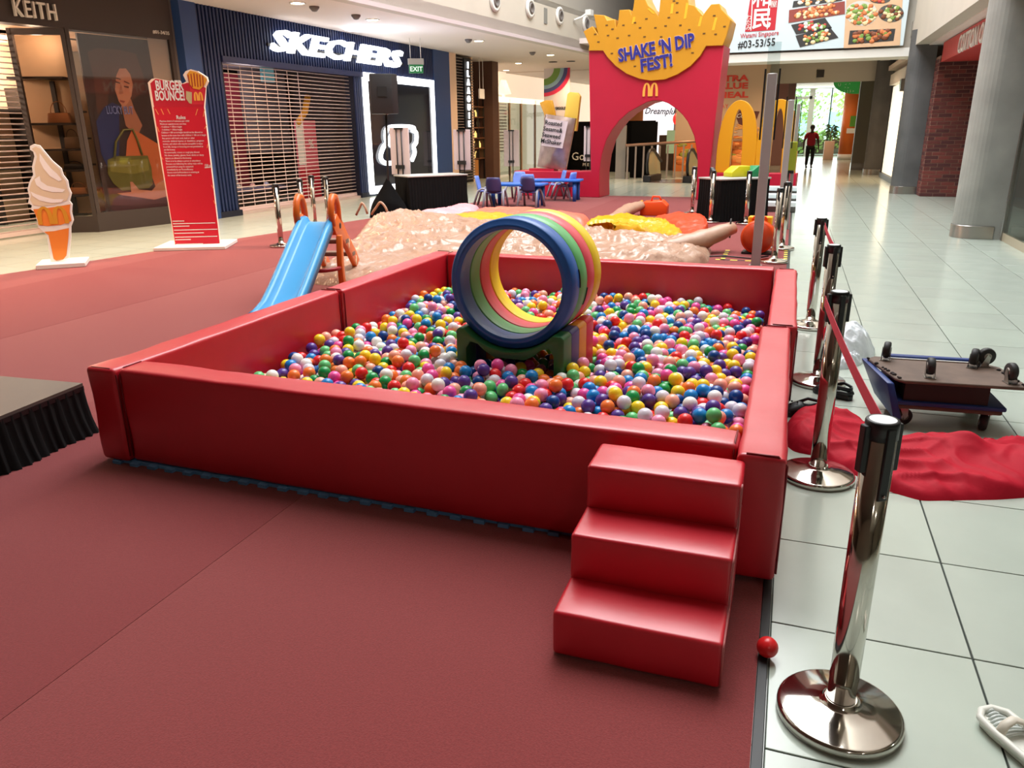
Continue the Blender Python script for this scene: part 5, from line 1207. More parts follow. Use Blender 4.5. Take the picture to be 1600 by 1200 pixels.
flat('swirl_print', [(62, 240), (72, 254), (80, 264), (90, 273), (97, 282), (92, 284), (78, 276), (68, 264), (62, 252)], .004, M_icew, cs_, CP)
flat('swirl_print', [(54, 281), (62, 276), (64, 284), (74, 291), (88, 294), (102, 297), (98, 301), (82, 301), (66, 297), (57, 290)], .004, M_icew, cs_, CP)
flat('swirl_print', [(48, 300), (56, 304), (68, 308), (84, 312), (100, 312), (96, 317), (80, 318), (62, 314), (51, 307)], .004, M_icew, cs_, CP)
flat('cone_print', [(52, 328), (80, 325), (110, 320), (109, 331), (112, 346), (96, 352), (76, 354), (62, 353), (58, 342)], .003, M_cone, cs_, CP)
flat('cone_print', [(69, 363), (84, 362), (108, 357), (107, 374), (104, 400), (99, 406), (88, 408), (84, 405), (76, 368)], .003, M_cone, cs_, CP)
o = golden_m(.36, .23, .05, .004).build('arches_emblem', mat('emblem_mustard', (206, 146, 40), .5), cs_); q = CP(85, 352); o.location = (q[0], -.008, q[1]+.01)
MB().box(-.28, -.24, 0, .3, .3, .06).build('foot', M_whitepaint, cs_, .006, 1)
# rules banner
bb0, bb1 = G(272, 388), G(345, 386)
Fb = Frame((float(bb0[0]), float(bb0[1])), (float(bb1[0])+.02, float(bb1[1])))
rbn = thing('rules_standee', 'tall red rules standee with a fries cut-out corner on a white foot', 'standee', Fb.w(.3, 0, .007), Fb.rz)
def RP(x, y): q = Fb.at(x, y); return (q[0]-.3, q[1])
out = [(274, 388), (231, 130), (237, 124), (243, 123), (286, 131), (291, 128), (286, 118), (290, 112), (298, 109), (309, 112), (323, 121), (325, 128), (321, 136), (319, 168), (344, 385)]
MB().prism([RP(x, y) for x, y in out], .0, .07, fnA).build('board', mat('board_edge_cream', (244, 222, 200), .5), rbn)
M_rb = mat('banner_red_print', (200, 18, 44), .5); M_rb2 = mat('banner_red_head', (188, 20, 46), .5)
flat('red_print', [(275, 388), (240, 168), (319, 168), (344, 385)], .002, M_rb, rbn, RP)
flat('head_print', [(241, 168), (235, 131), (243, 124), (287, 132), (293, 130), (322, 138), (319, 168)], .003, M_rb2, rbn, RP)
flat('fries_box_print', [(296, 132), (300, 140), (310, 143), (318, 138), (320, 138), (318, 164), (300, 164)], .004, mat('box_crimson', (206, 40, 56), .5), rbn, RP)
flat('fries_print', [(296, 131), (292, 117), (297, 111), (306, 113), (316, 118), (324, 125), (320, 134), (312, 141), (302, 139)], .005, mat('fries_gold', (230, 160, 48), .5), rbn, RP)
w = MB()
for k in range(6):
    a = RP(297+k*4.2, 136+(k % 2)); b = RP(294+k*4.6, 115+abs(k-2)*1.3); w.poly([(a[0]-.008, -.007, a[1]), (a[0]+.008, -.007, a[1]), (b[0]+.008, -.007, b[1]), (b[0]-.008, -.007, b[1])])
w.build('fry_lines', mat('fry_line', (170, 60, 30), .5), rbn)
flat('carton_print', [(291, 143), (300, 145), (300, 163), (296, 162), (291, 155)], .006, mat('carton_print', (190, 176, 130), .5), rbn, RP)
def rtext(s_, x, y, size, m, x2=None, bold=0.0, d=.006, align='LEFT'):
    q = RP(x, y); o = text(s_, size, m, rbn, (q[0], -d, q[1]), extrude=.001, bold=bold, align=align)
    if x2 is not None:
        wd = max(v.co.x for v in o.data.vertices)-min(v.co.x for v in o.data.vertices); o.scale = ((RP(x2, y)[0]-q[0])/wd, 1, 1)
    return o
rtext('BURGER', 244, 141.5, .185, M_white, 287, .014); rtext('BOUNCE!', 243.5, 157.5, .185, M_white, 289, .014)
o = golden_m(.13, .12, .026, .003).build('arches_emblem', mat('emblem_yellow', (240, 170, 70), .5), rbn); q = RP(311, 158); o.location = (q[0], -.008, q[1])
rtext('Rules', 276, 187, .075, M_white, 290, .003)
rows = ['Playtime limit is 3 minutes per child', 'Maximum capacity at any one time:', '- 4 children < 100cm height', '- 3 children > 100cm height', 'Children < 100 cm in height should not be allowed to', 'bounce at the same time with children > 100 cm in height', 'Any person with head, neck, back or other', 'muscular skeletal injuries or disabilities, pregnant',
        'women, and others who may be susceptible to injury', 'from falls, bumps or bouncing are not permitted to', 'use the bouncy', 'No somersaults, crowns or rough play allowed', 'No shoes, jewelry, glasses, food, drinks or sharp', 'objects are allowed in the bouncy', 'There is to be always a person in attendance', 'Persons not following the safety rules will be', 'prevented from using the equipment', 'immediately by our Parents/Bouncy', 'Guests must be/Attendance in entering at', 'the owner of the bouncy castle']
for k, s_ in enumerate(rows):
    y = 191.5+k*4.45; rtext(s_, 249.5+.15*(y-190), y, .036, M_white, 249.5+.15*(y-190)+len(s_)*1.24, .0)
for k, (y, L) in enumerate(((347, 18), (351, 66), (355, 25), (361, 68), (366, 46), (372, 66), (376, 24), (383, 42))):
    a, b = RP(270+.15*(y-347), y), RP(270+.15*(y-347)+L, y-1.5); w = MB(); w.box(a[0], -.006, a[1], b[0], -.0045, a[1]+.012); w.build('small_print', M_white, rbn)
w = MB()
for x0_, y0_, x1_, y1_ in ((243, 171, 248, 180), (252, 171, 256, 180), (262, 171, 266, 179), (309, 171, 306, 181), (320, 172, 318, 183), (246, 199, 249, 207), (323, 196, 320, 202), (325, 226, 324, 232), (252, 245, 255, 250), (331, 290, 334, 296), (334, 314, 337, 321)):
    a, b = RP(x0_, y0_), RP(x1_, y1_); w.poly([(a[0]-.006, -.006, a[1]), (a[0]+.006, -.006, a[1]), (b[0]+.006, -.006, b[1]), (b[0]-.006, -.006, b[1])])
w.build('spark_print', mat('spark_orange', (240, 150, 90), .5), rbn)
flat('height_mark', [(320, 262), (331, 261), (331, 262.5), (320, 263.5)], .005, M_white, rbn, RP); rtext('120 cm', 320, 261, .05, M_white, 331, .002)
MB().box(-.5, -.34, 0, .55, .5, .05).build('foot', M_whitepaint, rbn, .006, 1)
# ---------------------------------------------------------------- slide
M_or_ = mat('slide_orange', (224, 102, 22), .38); M_bl_ = mat('slide_blue', (44, 146, 204), .36)
sl = thing('slide', 'small blue plastic slide with orange looped side frames beside the pit', 'slide', (-4.78, 7.2, .007), math.radians(0))
ax = np.array([.30, -.954]); ax = ax/np.linalg.norm(ax)     # downhill direction on the ground
sl.rotation_euler = (0, 0, math.atan2(ax[1], ax[0])); # local x downhill, local y to the right when looking back
# chute: flat bed with raised side walls
n = 22; v = []; hw = .15
prof = [(-hw-.03, -.03), (-hw-.03, .06), (-hw-.012, .072), (-hw+.012, .06), (-hw+.03, .01), (-hw+.06, 0), (hw-.06, 0), (hw-.03, .01), (hw-.012, .06), (hw+.012, .072), (hw+.03, .06), (hw+.03, -.03)]
path = [(-.1, .73), (0, .73), (.1, .705), (.3, .62), (.7, .43), (1.15, .22), (1.4, .12), (1.6, .085), (1.75, .08)]
v = []; m_ = len(prof)
for i, (px_, pz_) in enumerate(path):
    for (a, b) in prof: v.append((px_+b*.45, a, pz_+b))
f_ = [(i*m_+j, i*m_+j+1, (i+1)*m_+j+1, (i+1)*m_+j) for i in range(len(path)-1) for j in range(m_-1)]
o = MB().add(v, f_, 0, True).build('chute', M_bl_, sl); md = o.modifiers.new('t', 'SOLIDIFY'); md.thickness = .014; md.offset = 1
MB().box(1.62, -.16, 0, 1.74, .16, .075).build('chute_foot', M_bl_, sl, .01, 2)
def side_frame(s_):
    # profile in local (x, z): leg sloping back to the ground, shoulder plate and loop handle
    leg = [(-1.12, 0), (-.94, 0), (-.66, .2), (-.38, .42), (-.08, .6), (.08, .62), (.14, .7), (.1, .77), (-.02, .84), (-.12, .77), (-.22, .75), (-.42, .58), (-.78, .32)]
    w = MB(); w.prism(leg, s_*.185-.03, s_*.185+.03, lambda a, b, t: (a, t, b)); o = w.build('side_frame', M_or_, sl, .014, 2)
    loop = [(.1, .72), (.125, .84), (.095, .96), (.02, 1.02), (-.075, 1.01), (-.145, .93), (-.165, .84), (-.165, .74)]
    MB().tube([(a, s_*.185, b) for a, b in loop], .036, 12).build('loop_handle', M_or_, o)
    for a, b in ((-.44, .48), (-.42, .44), (-.72, .25), (-.70, .21)):
        MB().sphere((a, s_*.185+.031, b), .022, 10, 8, 0, (1, .3, 1.5)).build('peg_hole', mat('peg_cream', (236, 214, 180), .5), o)
    MB().lathe([(.001, 0), (.03, 0), (.034, .006)], 14, M=Matrix.Translation((-.1, s_*.185+.036, .7)) @ Matrix.Rotation(math.pi/2, 4, 'X')).build('bolt', M_dark, o)
for s_ in (-1, 1): side_frame(s_)
MB().prism([(.03, 0), (.13, 0), (.16, .34), (.1, .62), (.03, .62), (.06, .3)], -.27, -.21, lambda a, b, t: (a, t, b)).build('front_leg', M_or_, sl, .012, 2); MB().prism([(.03, 0), (.13, 0), (.16, .34), (.1, .62), (.03, .62), (.06, .3)], .21, .27, lambda a, b, t: (a, t, b)).build('front_leg', M_or_, sl, .012, 2)
for a, b in ((-.88, .13), (-.62, .32), (-.36, .5)): MB().box(a-.07, -.22, b-.025, a+.07, .22, b+.025).build('tread', mat('tread_brown', (120, 92, 76), .5), sl, .01, 2)
MB().tube([(.15+.2*math.sin(a), .24*math.cos(a), .28) for a in np.linspace(-.2, math.pi+.2, 14)], .022, 8).build('red_hoop', mat('hoop_red', (150, 14, 26), .4), sl)
# ---------------------------------------------------------------- deflated bouncy castle
M_vpvc = mat('pvc_beige', (172, 137, 116), .26, spec=.55, bump=(4.5, .8, .05)); M_vpvc2 = mat('pvc_beige_dull', (172, 136, 114), .4, bump=(12, .3, .02)); M_vy = mat('pvc_yellow', (212, 160, 8), .3, bump=(8, .6, .02)); M_vo = mat('pvc_orange', (216, 70, 36), .35, bump=(10, .5, .02)); M_vp = mat('pvc_pink', (232, 160, 170), .35, bump=(10, .3, .02))
bc = thing('deflated_castle', 'collapsed beige bouncy castle crumpled on the carpet behind the pit', 'inflatable', (0, 0, .007))
fold = lambda x, y, s_=0.0: max(0, 1-abs(N3(x*2.1+.8*N3(x*3, y*3, s_), y*2.6+.8*N3(y*3, x*2, s_+4), s_))*3.2)
def fold2(x, y, s_, ang):
    c_, q_ = math.cos(ang), math.sin(ang); a, b = x*c_+y*q_, -x*q_+y*c_; a += .5*N3(x*.9, y*.9, s_); b += .45*N3(x*1.1, y*1.1, s_+2)
    return max(0, 1-abs(N3(a*.55, b*1.9, s_))*4.5)**1.3
def crumple(base, amp, sx=1.0, seed=0.0, peak=None, edge=.08):
    def h(x, y, d):
        e = 1-math.exp(-d/edge)
        z = base*e*(.8+.35*N3(x*.8, y*.8, seed))+amp*e*(.6*fold2(x*sx, y*sx, seed, .5)+.5*fold2(x*sx*1.5, y*sx*1.5, seed+3, -.5)+.38*fold2(x*sx*2.6, y*sx*2.6, seed+5, 1.2))
        if peak:
            for (qx, qy, qh, qr) in peak: z += qh*e*math.exp(-((x-qx)**2+(y-qy)**2)/qr**2)
        return max(.01, z)
    return h
big = [(-5.25, 7.5), (-4.3, 7.45), (-3.2, 7.4), (-2.2, 7.9), (-1.2, 9.6), (-.92, 10.3), (-1.0, 11.5), (-2.0, 12.1), (-3.2, 12.6), (-4.6, 12.9), (-5.9, 12.9), (-7.0, 12.9), (-6.9, 11.8), (-6.1, 9.8), (-5.5, 8.4)]
heap(big, crumple(.16, .085, 1.0, 1.0, [(-6.5, 12.3, .17, 1.1), (-5.4, 11.0, .08, 1.0), (-4.8, 9.8, .08, .9), (-3.5, 11.8, .06, 1.0), (-1.6, 10.8, .05, .8)]), 300, 110, center=(-3.6, 10.2), sm=1).build('beige_sheet', M_vpvc, bc)
yl = [tuple(G(x, y, .1)[:2]) for x, y in ((912, 352), (930, 342), (985, 338), (1040, 345), (1068, 362), (1066, 380), (1050, 372), (1000, 358), (950, 352))]
heap(yl, crumple(.17, .05, 1.3, 2.0, edge=.035), 120, 40, sm=1).build('yellow_edge', M_vy, bc)
og = [tuple(G(x, y, .1)[:2]) for x, y in ((1020, 340), (1060, 335), (1100, 340), (1108, 352), (1096, 368), (1078, 392), (1070, 380), (1062, 362), (1042, 348))]
heap(og, crumple(.18, .035, 1.2, 3.0, edge=.03), 100, 36, sm=1).build('orange_flap', M_vo, bc)
yb = [(-6.3, 13.0), (-5.2, 12.7), (-4.0, 12.6), (-3.3, 12.9), (-3.6, 13.9), (-5.0, 14.3), (-6.0, 14.2)]
heap(yb, crumple(.2, .04, 1.2, 4.0), 110, 26).build('yellow_edge', M_vy, bc)
ob_ = [(-6.3, 13.7), (-5.4, 13.75), (-4.4, 13.7), (-3.4, 13.5), (-3.5, 14.4), (-4.8, 15.2), (-6.0, 15.0)]
heap(ob_, crumple(.26, .03, 1.2, 5.0), 110, 26).build('orange_flap', mat('pvc_salmon', (232, 112, 92), .35, bump=(14, .3, .01)), bc)
pk_ = [(-6.9, 13.6), (-6.2, 13.2), (-5.7, 14.2), (-6.0, 15.1), (-6.6, 14.9)]
heap(pk_, crumple(.3, .04, 1.2, 6.0), 90, 22).build('pink_flap', M_vp, bc)
def loop(pts, r, name, m, par): MB().tube([tuple(map(float, p)) for p in pts], r, 8, sq=.35).build(name, m, par)
for (xa, xb, yp) in ((556, 574, 324), (580, 606, 323)):
    a = PY(xa, yp+4, 12.4); b = PY(xb, yp+2, 12.4); cpt = (a+b)/2+np.array([0.05, 0, .16]); MB().tube([tuple(a*(1-u)+b*u+np.array([.02*math.sin(u*6), 0, -.1+.24*math.sin(math.pi*u)**.7*(.5+.6*u)])) for u in np.linspace(0, 1, 14)], .022, 8).build('strap_loop', M_vpvc2, bc)
# inflation sleeves run to the blowers
def sleeve(pts, rr):
    P_ = [np.array(p, float) for p in pts]; w = MB(); Q = []; Rr_ = []
    for i in range(13):
        t = i/12*(len(P_)-1); j = min(int(t), len(P_)-2); u = t-j; Q.append(tuple(P_[j]*(1-u)+P_[j+1]*u)); r0 = rr[j]*(1-u)+rr[j+1]*u; Rr_.append(r0*(1+.06*math.sin(i*2.1)))
    w.tube(Q, Rr_, 14, sq=.8); return w.build('air_sleeve', M_vpvc2, bc)
sleeve([(-1.6, 10.75, .1), (-1.15, 11.05, .17), (-.72, 11.4, .33)], [.12, .18, .11]); MB().tube([(-.76+.01, 11.37+.12*math.cos(a)*.5, .325+.13*math.sin(a)) for a in np.linspace(0, 6.28, 14)[:-1]], .012, 6, closed=True).build('tie_cord', M_black, bc)
s1 = PY(965, 350, 14.9); s2 = PY(996, 330, 15.6); sleeve([(float(s1[0]), 14.2, .08), (float(s2[0])-.15, 15.4, .16), (float(s2[0]), 15.95, .2)], [.1, .15, .11])
def blower(label, loc, rz, sc, m):
    t = thing('air_blower', label, 'blower', loc, rz); R_ = Matrix.Translation((0, 0, .235)) @ Matrix.Rotation(math.pi/2, 4, 'X')
    MB().lathe([(.001, -.13), (.2, -.13), (.22, -.12), (.228, -.1), (.228, .1), (.22, .12), (.2, .13), (.001, .13)], 32, M=R_).build('housing', m, t)
    MB().lathe([(.07, .131), (.2, .131), (.2, .137), (.07, .137)], 28, M=R_).build('intake_ring', mat('blower_dark_orange', (196, 60, 16), .45), t)
    MB().box(-.2, -.12, 0, .2, .12, .03).build('foot', M_black, t, .005, 1); MB().box(-.16, .02, .3, .16, .19, .5).build('outlet', mat('blower_yellow', (236, 170, 20), .45), t, .01, 1)
    MB().tube([(-.1, 0, .455), (-.08, 0, .5), (.08, 0, .5), (.1, 0, .455)], .014, 8).build('carry_handle', m, t)
    return t
blower('round orange air blower by the wide pale post', (-.36, 11.28, .007), math.radians(-4), 1, mat('blower_orange', (224, 74, 18), .42))
b2 = thing('air_blower', 'boxy orange air blower with a handle behind the yellow flap', 'blower', (float(G(1020, 338)[0]), 16.1, .007), .05)
MB().prism([(-.28, 0), (.26, 0), (.27, .2), (.16, .3), (-.22, .27), (-.28, .2)], -.2, .2, lambda a, b, t: (a, t, b)).build('housing', mat('blower_orange', (224, 74, 18), .42), b2, .02, 2); MB().tube([(-.08, 0, .27), (-.05, 0, .37), (.08, 0, .37), (.12, 0, .29)], .02, 8).build('carry_handle', mat('blower_orange', (224, 74, 18), .42), b2)
MB().box(-.3, -.12, .12, -.26, .12, .28).build('outlet', mat('blower_yellow', (236, 170, 20), .45), b2)
# hazard tape on the carpet round the blower
tp = thing('hazard_tape', 'strips of yellow and black hazard tape on the carpet around the blower', 'tape', (0, 0, .0075))
a = G(1126, 404); M_ty = mat('tape_yellow', (226, 196, 70), .5); M_tk = mat('tape_black', (40, 32, 30), .5)
for (x0_, y0_, x1_, y1_) in ((-.86, 10.55, .0, 10.55), (-.8, 11.5, -.8, 10.55), (.0, 11.7, .0, 10.55)):
    L = math.hypot(x1_-x0_, y1_-y0_); n = int(L/.09)
    for k in range(n):
        u = k/n; w = MB(); dx_, dy_ = (x1_-x0_)/L, (y1_-y0_)/L; px_, py_ = x0_+dx_*L*u, y0_+dy_*L*u
        w.prism([(px_, py_), (px_+dx_*.09, py_+dy_*.09), (px_+dx_*.09-dy_*.06, py_+dy_*.09+dx_*.06), (px_-dy_*.06, py_+dx_*.06)], 0, .001, lambda a, b, t: (a, b, t)); w.build('tape_mark', (M_ty, M_tk)[k % 2], tp)
cbl = tag(MB().tube([(-1.2, 10.6, .018), (-.8, 10.85, .018), (-.4, 10.72, .018), (-.2, 11.0, .018)], .009, 6).build('power_cable', M_black), 'thin black cable lying on the carpet in front of the orange blower', 'cable')
# ---------------------------------------------------------------- cloth, bag, clogs, dollies on the tiles at the right
M_redcloth = mat('red_nylon', (176, 12, 38), .7, spec=.2, bump=(26, .18, .01))
clo = [tuple(G(x, y)[:2]) for x, y in ((1226, 668), (1240, 648), (1290, 640), (1335, 655), (1390, 690), (1435, 700), (1448, 684), (1500, 686), (1540, 700), (1570, 690), (1640, 694), (1668, 730), (1640, 775), (1560, 781), (1440, 783), (1388, 768), (1340, 745), (1290, 716), (1240, 706), (1224, 692)) ]
def cloth_h(x, y, d):
    e = 1-math.exp(-d/.035); 
    big_ = .062+.05*math.exp(-((x-.25)**2+(y-4.35)**2)/.03)+.075*math.exp(-((x-.82)**2+(y-4.28)**2)/.02)+.07*math.exp(-((x-1.0)**2+(y-4.22)**2)/.006)+.05*math.exp(-((x-1.25)**2+(y-4.15)**2)/.03)
    return max(.004, e*(big_*.9+.03*fold2(x*2.2, y*2.2, 7, .3)+.016*fold2(x*4, y*4, 9, -.7)))
tag(heap(clo, cloth_h, 220, 60, sm=2).build('red_cloth', M_redcloth), 'crumpled red nylon cloth lying on the tiles behind the nearest stanchion', 'cloth')
M_bag = mat('white_bag', (226, 232, 236), .35, bump=(20, .35, .015))
bgt = thing('plastic_bag', 'stuffed white plastic bag on the tiles between stanchion and dollies', 'bag', (0, 0, 0))
bo = [tuple(G(x, y)[:2]) for x, y in ((1283, 566), (1290, 545), (1318, 535), (1350, 540), (1368, 552), (1362, 565), (1330, 572), (1300, 574))]
cb_ = np.mean(np.array(bo), axis=0)
def bag_h(x, y, d): return max(.003, .27*(1-math.exp(-d/.07))*(1-.55*min(1, ((x-cb_[0])**2+(y-cb_[1])**2)/.09))+.02*fold(x*3, y*3, 2)+.006*fold(x*7, y*7, 4))
heap(bo, bag_h, 150, 44).build('bag_body', M_bag, bgt)
tl0 = [tuple(G(x, y)[:2]) for x, y in ((1308, 567), (1330, 560), (1350, 562), (1346, 570), (1326, 577), (1308, 578))]
heap(tl0, lambda x, y, d: max(.003, .09*(1-math.exp(-d/.03))+.02*fold(x*12, y*12, 1)), 80, 18).build('bag_knot', M_bag, bgt)
M_clog = mat('clog_black', (22, 26, 30), .5)
def clog(label, x_, y_, rz):
    t = thing('clog', label, 'shoe', (x_, y_, 0), rz)
    # sole outline along x (toe at +x), upper as a shell with open heel
    so = [(-.125, 0), (-.115, .034), (-.06, .042), (0, .04), (.06, .05), (.105, .046), (.135, .02), (.138, -.01), (.115, -.042), (.06, -.05), (0, -.042), (-.06, -.038), (-.115, -.03)]
    MB().prism(so, 0, .034, lambda a, b, t_: (a, b, t_)).build('sole', M_clog, t, .006, 2)
    v = []; n = 14; m_ = 9
    for j in range(m_):
        x = .005+.128*j/(m_-1); hw_ = (.045, .048, .05, .051, .05, .048, .043, .033, .012)[j]; hh = (.078, .084, .084, .08, .074, .067, .058, .046, .034)[j]
        for i in range(n+1):
            a = math.pi*i/n; v.append((x, hw_*math.cos(a), .03+max(0, (hh-.03))*math.sin(a)**.7))
    f_ = [(j*(n+1)+i, j*(n+1)+i+1, (j+1)*(n+1)+i+1, (j+1)*(n+1)+i) for j in range(m_-1) for i in range(n)]
    o = MB().add(v, f_, 0, True).build('upper', M_clog, t); md = o.modifiers.new('t', 'SOLIDIFY'); md.thickness = .005
    MB().tube([(-.12+.0, .0, .045), (-.1, .036, .045), (-.04, .043, .046), (.02, .046, .05)], .012, 8).build('rim', M_clog, t); MB().tube([(-.12, 0, .045), (-.1, -.033, .045), (-.04, -.039, .046), (.02, -.044, .05)], .012, 8).build('rim', M_clog, t)
    MB().tube([(.03, .05, .06), (-.04, .055, .085), (-.1, .03, .075), (-.115, 0, .072), (-.1, -.03, .075), (-.04, -.05, .085), (.03, -.048, .06)], .006, 6, sq=1.8).build('heel_strap', M_clog, t)
    for k in range(4): MB().sphere((.05+.02*k, (-1)**k*.018, .088-.006*k), .006, 8, 6).build('vent_hole', mat('hole_black', (4, 5, 6), .8), t)
    return t
q = G(1297, 618); clog('black clog lying behind the second stanchion, heel towards the dollies', float(q[0])+.02, float(q[1]), math.radians(152))
q = G(1252, 650); clog('black perforated clog at the edge of the red cloth by the pit wall', float(q[0])+.01, float(q[1])+.03, math.radians(200))
# two platform dollies, the upper one upside down
M_brown = mat('dolly_board', (98, 78, 66), .7, var=(9, .25)); M_bluep = mat('dolly_blue', (24, 52, 118), .5); M_rub = mat('caster_rubber', (40, 38, 38), .6)
dl0, dl1 = G(1388, 632, .14), G(1563, 645, .14); ang = math.atan2(dl1[1]-dl0[1], dl1[0]-dl0[0]); DL = float(np.linalg.norm((dl1-dl0)[:2])); DWd = .42
def caster(parent, x, y, z, up, rz, name='caster'):
    s_ = -1 if up else 1; M_ = Matrix.Translation((x, y, z)) @ Matrix.Rotation(rz, 4, 'Z')
    w = MB(); w.box(-.035, -.03, -.003, .035, .03, .003, 0, M_)
    for sy in (-1, 1): w.prism([(-.025, 0), (.025, 0), (.03, -s_*.055), (.012, -s_*.078)], sy*.024-.0015, sy*.024+.0015, lambda a, b, t: tuple(M_ @ Vector((a, t, b))))
    o = w.build(name, M_steel, parent)
    Rw = M_ @ Matrix.Translation((.016, 0, -s_*.062)) @ Matrix.Rotation(math.pi/2, 4, 'X')
    MB().lathe([(.012, -.019), (.043, -.019), (.049, -.014), (.051, 0), (.049, .014), (.043, .019), (.012, .019)], 22, M=Rw).build('wheel', M_rub, o); MB().lathe([(.001, -.0195), (.022, -.0195), (.022, .0195), (.001, .0195)], 14, M=Rw).build('hub', M_alum, o)
lo_ = thing('platform_dolly', 'lower upright platform dolly with brown board edge and blue mat', 'dolly', (float(dl0[0])+.02, float(dl0[1])+.02, 0), ang)
MB().box(0, 0, .112, DL, DWd, .142).build('board', M_brown, lo_, .012, 2); MB().box(-.01, -.012, .14, DL+.012, DWd+.01, .165).build('blue_mat', M_bluep, lo_, .008, 2)
for x_, y_, r_ in ((.07, .06, .3), (DL-.07, .06, 1.4), (.07, DWd-.06, .9), (DL-.07, DWd-.06, .2)): caster(lo_, x_, y_, .11, False, r_)
up_ = thing('platform_dolly', 'upper platform dolly lying upside down with its wheels in the air', 'dolly', (float(dl0[0]), float(dl0[1]), .165), ang-.0)
LU = .68
MB().prism([(.02, .03), (.06, -.015), (LU, .0), (LU+.02, .03), (LU-.02, DWd-.03), (LU-.07, DWd+.02), (-.02, DWd+.06), (-.07, DWd)], .112, .13, lambda a, b, t: (a, b, t)).build('board', M_brown, up_, .005, 1)
MB().box(.08, .03, 0, DL-.06, .2, .112).build('dark_core', mat('dolly_dark', (40, 32, 30), .7), up_); MB().box(.02, .2, 0, .55, DWd, .112).build('blue_core', mat('dolly_navy', (18, 34, 84), .6), up_)
MB().box(.03, DWd+.03, .115, LU-.12, DWd+.075, .15).build('blue_rim', M_bluep, up_, .006, 1); MB().box(.05, DWd+.015, .131, LU-.16, DWd+.03, .137).build('white_edge', M_white, up_)
w = MB(); w.add([(-.1, DWd+.04, .12), (-.065, DWd+.04, .12), (-.02, .02, .1), (.02, .02, .1), (.03, -.03, -.1), (.075, -.03, -.1), (.0, DWd, -.1), (.04, DWd, -.1)], [(0, 2, 4, 6), (1, 7, 5, 3), (0, 1, 3, 2), (2, 3, 5, 4), (4, 5, 7, 6), (0, 6, 7, 1)]); w.build('folded_handle', M_bluep, up_, .008, 2)
for x_, y_, r_ in ((.03, DWd-.02, 1.3), (.21, .08, 1.5), (.5, DWd-.07, 1.2), (.56, DWd-.03, .2), (LU-.06, .07, 1.75)): caster(up_, x_, y_, .132, True, r_)
w = MB(); rnd = random.Random(5)
for k in range(26):
    u = rnd.random(); a, b = ((-.07, DWd), (.05, 0)) if k < 12 else ((LU-.05, DWd-.1), (LU, .02)); w.sphere((a[0]*(1-u)+b[0]*u, a[1]*(1-u)+b[1]*u, .133), rnd.uniform(.006, .014), 6, 4, 0, (1, 1, .7))
w.build('torn_edge', mat('torn_rubber', (44, 36, 34), .8), up_)['kind'] = 'stuff'
# ribbed white slipper at the bottom right corner
sc_ = thing('slipper', 'white ribbed rubber slipper toe in the bottom right corner', 'shoe', (.757, 2.085, 0), math.radians(118))
so = [(-.15, .0), (-.14, .035), (-.05, .04), (.05, .052), (.1, .05), (.125, .025), (.128, -.01), (.105, -.042), (.05, -.05), (-.05, -.04), (-.14, -.032)]
M_slp = mat('slipper_white', (226, 226, 216), .45); MB().prism(so, 0, .024, lambda a, b, t: (a, b, t)).build('sole', M_slp, sc_, .006, 2)
w = MB(); n_ = len(so)
rim_ = [(a*1.0, b*1.0) for a, b in so]; w.tube([(a, b, .03) for a, b in rim_], .011, 8, closed=True); w.build('rim', M_slp, sc_)
for k in range(9):
    x_ = .118-.012*k; h_ = math.sqrt(max(0, 1-((k-9)/10.5)**2))*.05; MB().tube([(x_, b*.1*min(.046, .016+k*.005), .022+.012*(1-(b/10)**2)) for b in range(-10, 11, 4)], .0042, 6).build('tread_rib', mat('slipper_pale', (206, 212, 208), .45), sc_)
MB().tube([(.03, .048, .03), (.035, .03, .058), (.04, 0, .068), (.035, -.03, .058), (.03, -.046, .03)], .014, 8, sq=.5).build('strap', mat('slipper_strap', (214, 206, 190), .45), sc_)
# ---------------------------------------------------------------- the walking person
pn = thing('person', 'person in a red polo shirt and black trousers walking up the corridor', 'person', (.66, 37.6, 0), math.radians(8))
def skin_body(name, verts, edges, radii, m, parent, sub=2):
    me = bpy.data.meshes.new(name); me.from_pydata(verts, edges, []); o = link(name, me, parent)
    sk = o.modifiers.new('skin', 'SKIN'); sk.use_smooth_shade = True
    for i, r in enumerate(radii): me.skin_vertices[0].data[i].radius = (r if isinstance(r, tuple) else (r, r))
    me.skin_vertices[0].data[0].use_root = True
    sb_ = o.modifiers.new('sub', 'SUBSURF'); sb_.levels = sub; sb_.render_levels = sub
    me.materials.append(m); return o
M_skin = mat('skin_brown', (72, 48, 40), .6); M_shirt = mat('shirt_red', (170, 26, 48), .8); M_trou = mat('trousers_black', (20, 20, 26), .8)
V = [(0, 0, .96), (0, 0, 1.12), (0, 0, 1.32), (0, 0, 1.46), (0, -.01, 1.54), (0, -.03, 1.62), (0, -.03, 1.74),
     (-.19, 0, 1.42), (-.29, .02, 1.17), (-.31, -.06, .93), (-.315, -.08, .85), (.19, 0, 1.42), (.29, 0, 1.17), (.33, .03, .93), (.34, .03, .85),
     (-.1, 0, .9), (-.12, -.09, .5), (-.11, .05, .1), (-.11, -.1, .04), (.1, 0, .9), (.1, -.12, .5), (.07, -.18, .1), (.07, -.33, .05),
     (-.335, -.1, .78), (-.3, -.11, .77), (-.318, -.11, .76), (-.295, -.12, .8), (.36, .02, .78), (.325, .01, .77), (.342, .01, .76), (.315, 0, .8)]
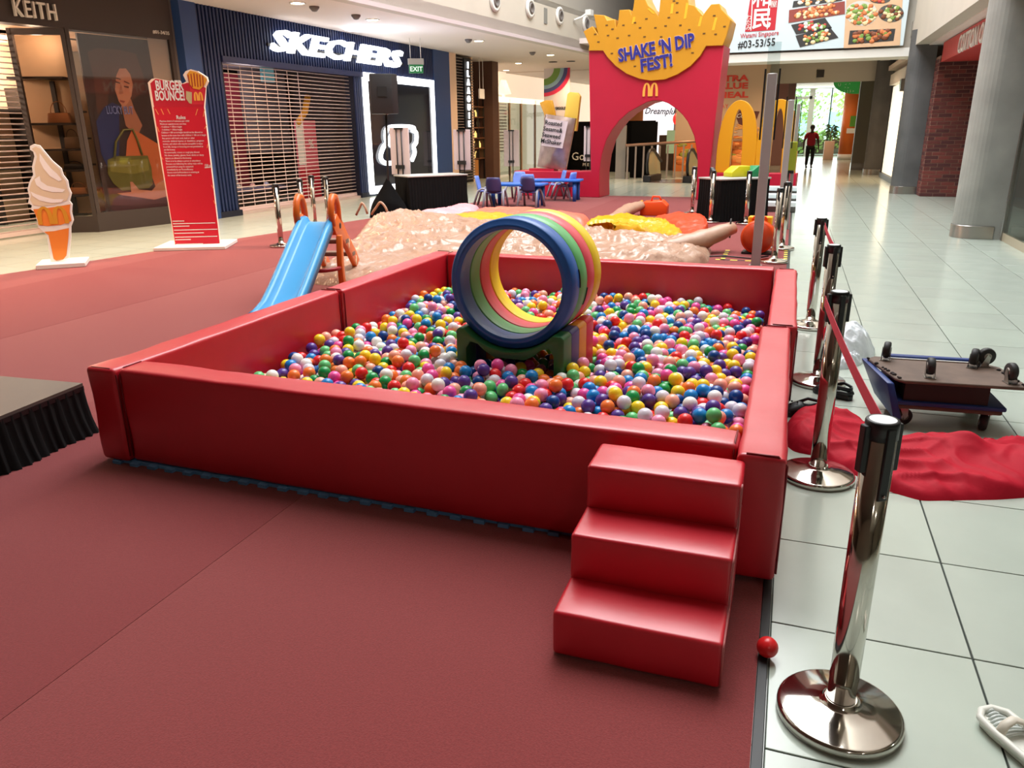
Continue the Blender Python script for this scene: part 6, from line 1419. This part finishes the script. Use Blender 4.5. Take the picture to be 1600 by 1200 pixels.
Ed = [(0, 1), (1, 2), (2, 3), (3, 4), (4, 5), (5, 6), (3, 7), (7, 8), (8, 9), (9, 10), (3, 11), (11, 12), (12, 13), (13, 14), (0, 15), (15, 16), (16, 17), (17, 18), (0, 19), (19, 20), (20, 21), (21, 22), (10, 23), (10, 24), (10, 25), (10, 26), (14, 27), (14, 28), (14, 29), (14, 30)]
Rd = [(.16, .11), (.15, .1), (.17, .11), (.1, .07), .055, (.075, .09), (.07, .08), .065, .047, .034, .03, .065, .047, .034, .03, .09, .06, .04, .035, .09, .06, .04, .035]+[.009]*8
skin_body('body', V, Ed, Rd, M_skin, pn)
V2 = [(0, 0, .9), (0, 0, 1.1), (0, 0, 1.32), (0, 0, 1.47), (-.2, 0, 1.42), (-.27, .01, 1.22), (.2, 0, 1.42), (.27, 0, 1.22)]
skin_body('polo_shirt', V2, [(0, 1), (1, 2), (2, 3), (3, 4), (4, 5), (3, 6), (6, 7)], [(.2, .14), (.19, .135), (.2, .135), (.1, .08), .085, .075, .085, .075], M_shirt, pn)
V3 = [(0, 0, .97), (-.1, 0, .86), (-.12, -.09, .5), (-.11, .04, .12), (.1, 0, .86), (.1, -.12, .5), (.07, -.17, .12)]
skin_body('trousers', V3, [(0, 1), (1, 2), (2, 3), (0, 4), (4, 5), (5, 6)], [(.17, .12), .11, .08, .07, .11, .08, .07], M_trou, pn)
MB().sphere((0, -.012, 1.72), .118, 16, 12, 0, (.88, 1.0, 1.0)).build('hair', mat('hair_black', (18, 15, 15), .7), pn)
MB().sphere((0, -.065, 1.685), .088, 14, 10, 0, (.86, .75, 1.12)).build('face', M_skin, pn)
for s_ in (-1, 1):
    MB().sphere((s_*.03, -.128, 1.7), .011, 8, 6).build('eye', mat('eye_dark', (20, 16, 16), .4), pn); MB().sphere((s_*.084, -.03, 1.69), .022, 8, 6, 0, (.5, .8, 1.3)).build('ear', M_skin, pn)
MB().sphere((0, -.14, 1.672), .016, 8, 6, 0, (.8, 1, 1.3)).build('nose', M_skin, pn); MB().sphere((0, -.127, 1.64), .022, 8, 6, 0, (1.2, .5, .4)).build('mouth', mat('lips_dark', (80, 40, 38), .5), pn)
for sx, sy in ((-.11, -.02), (.07, -.22)): MB().sphere((sx, sy-.04, .05), .06, 12, 8, 0, (.8, 2.1, .8)).build('shoe', M_black, pn)
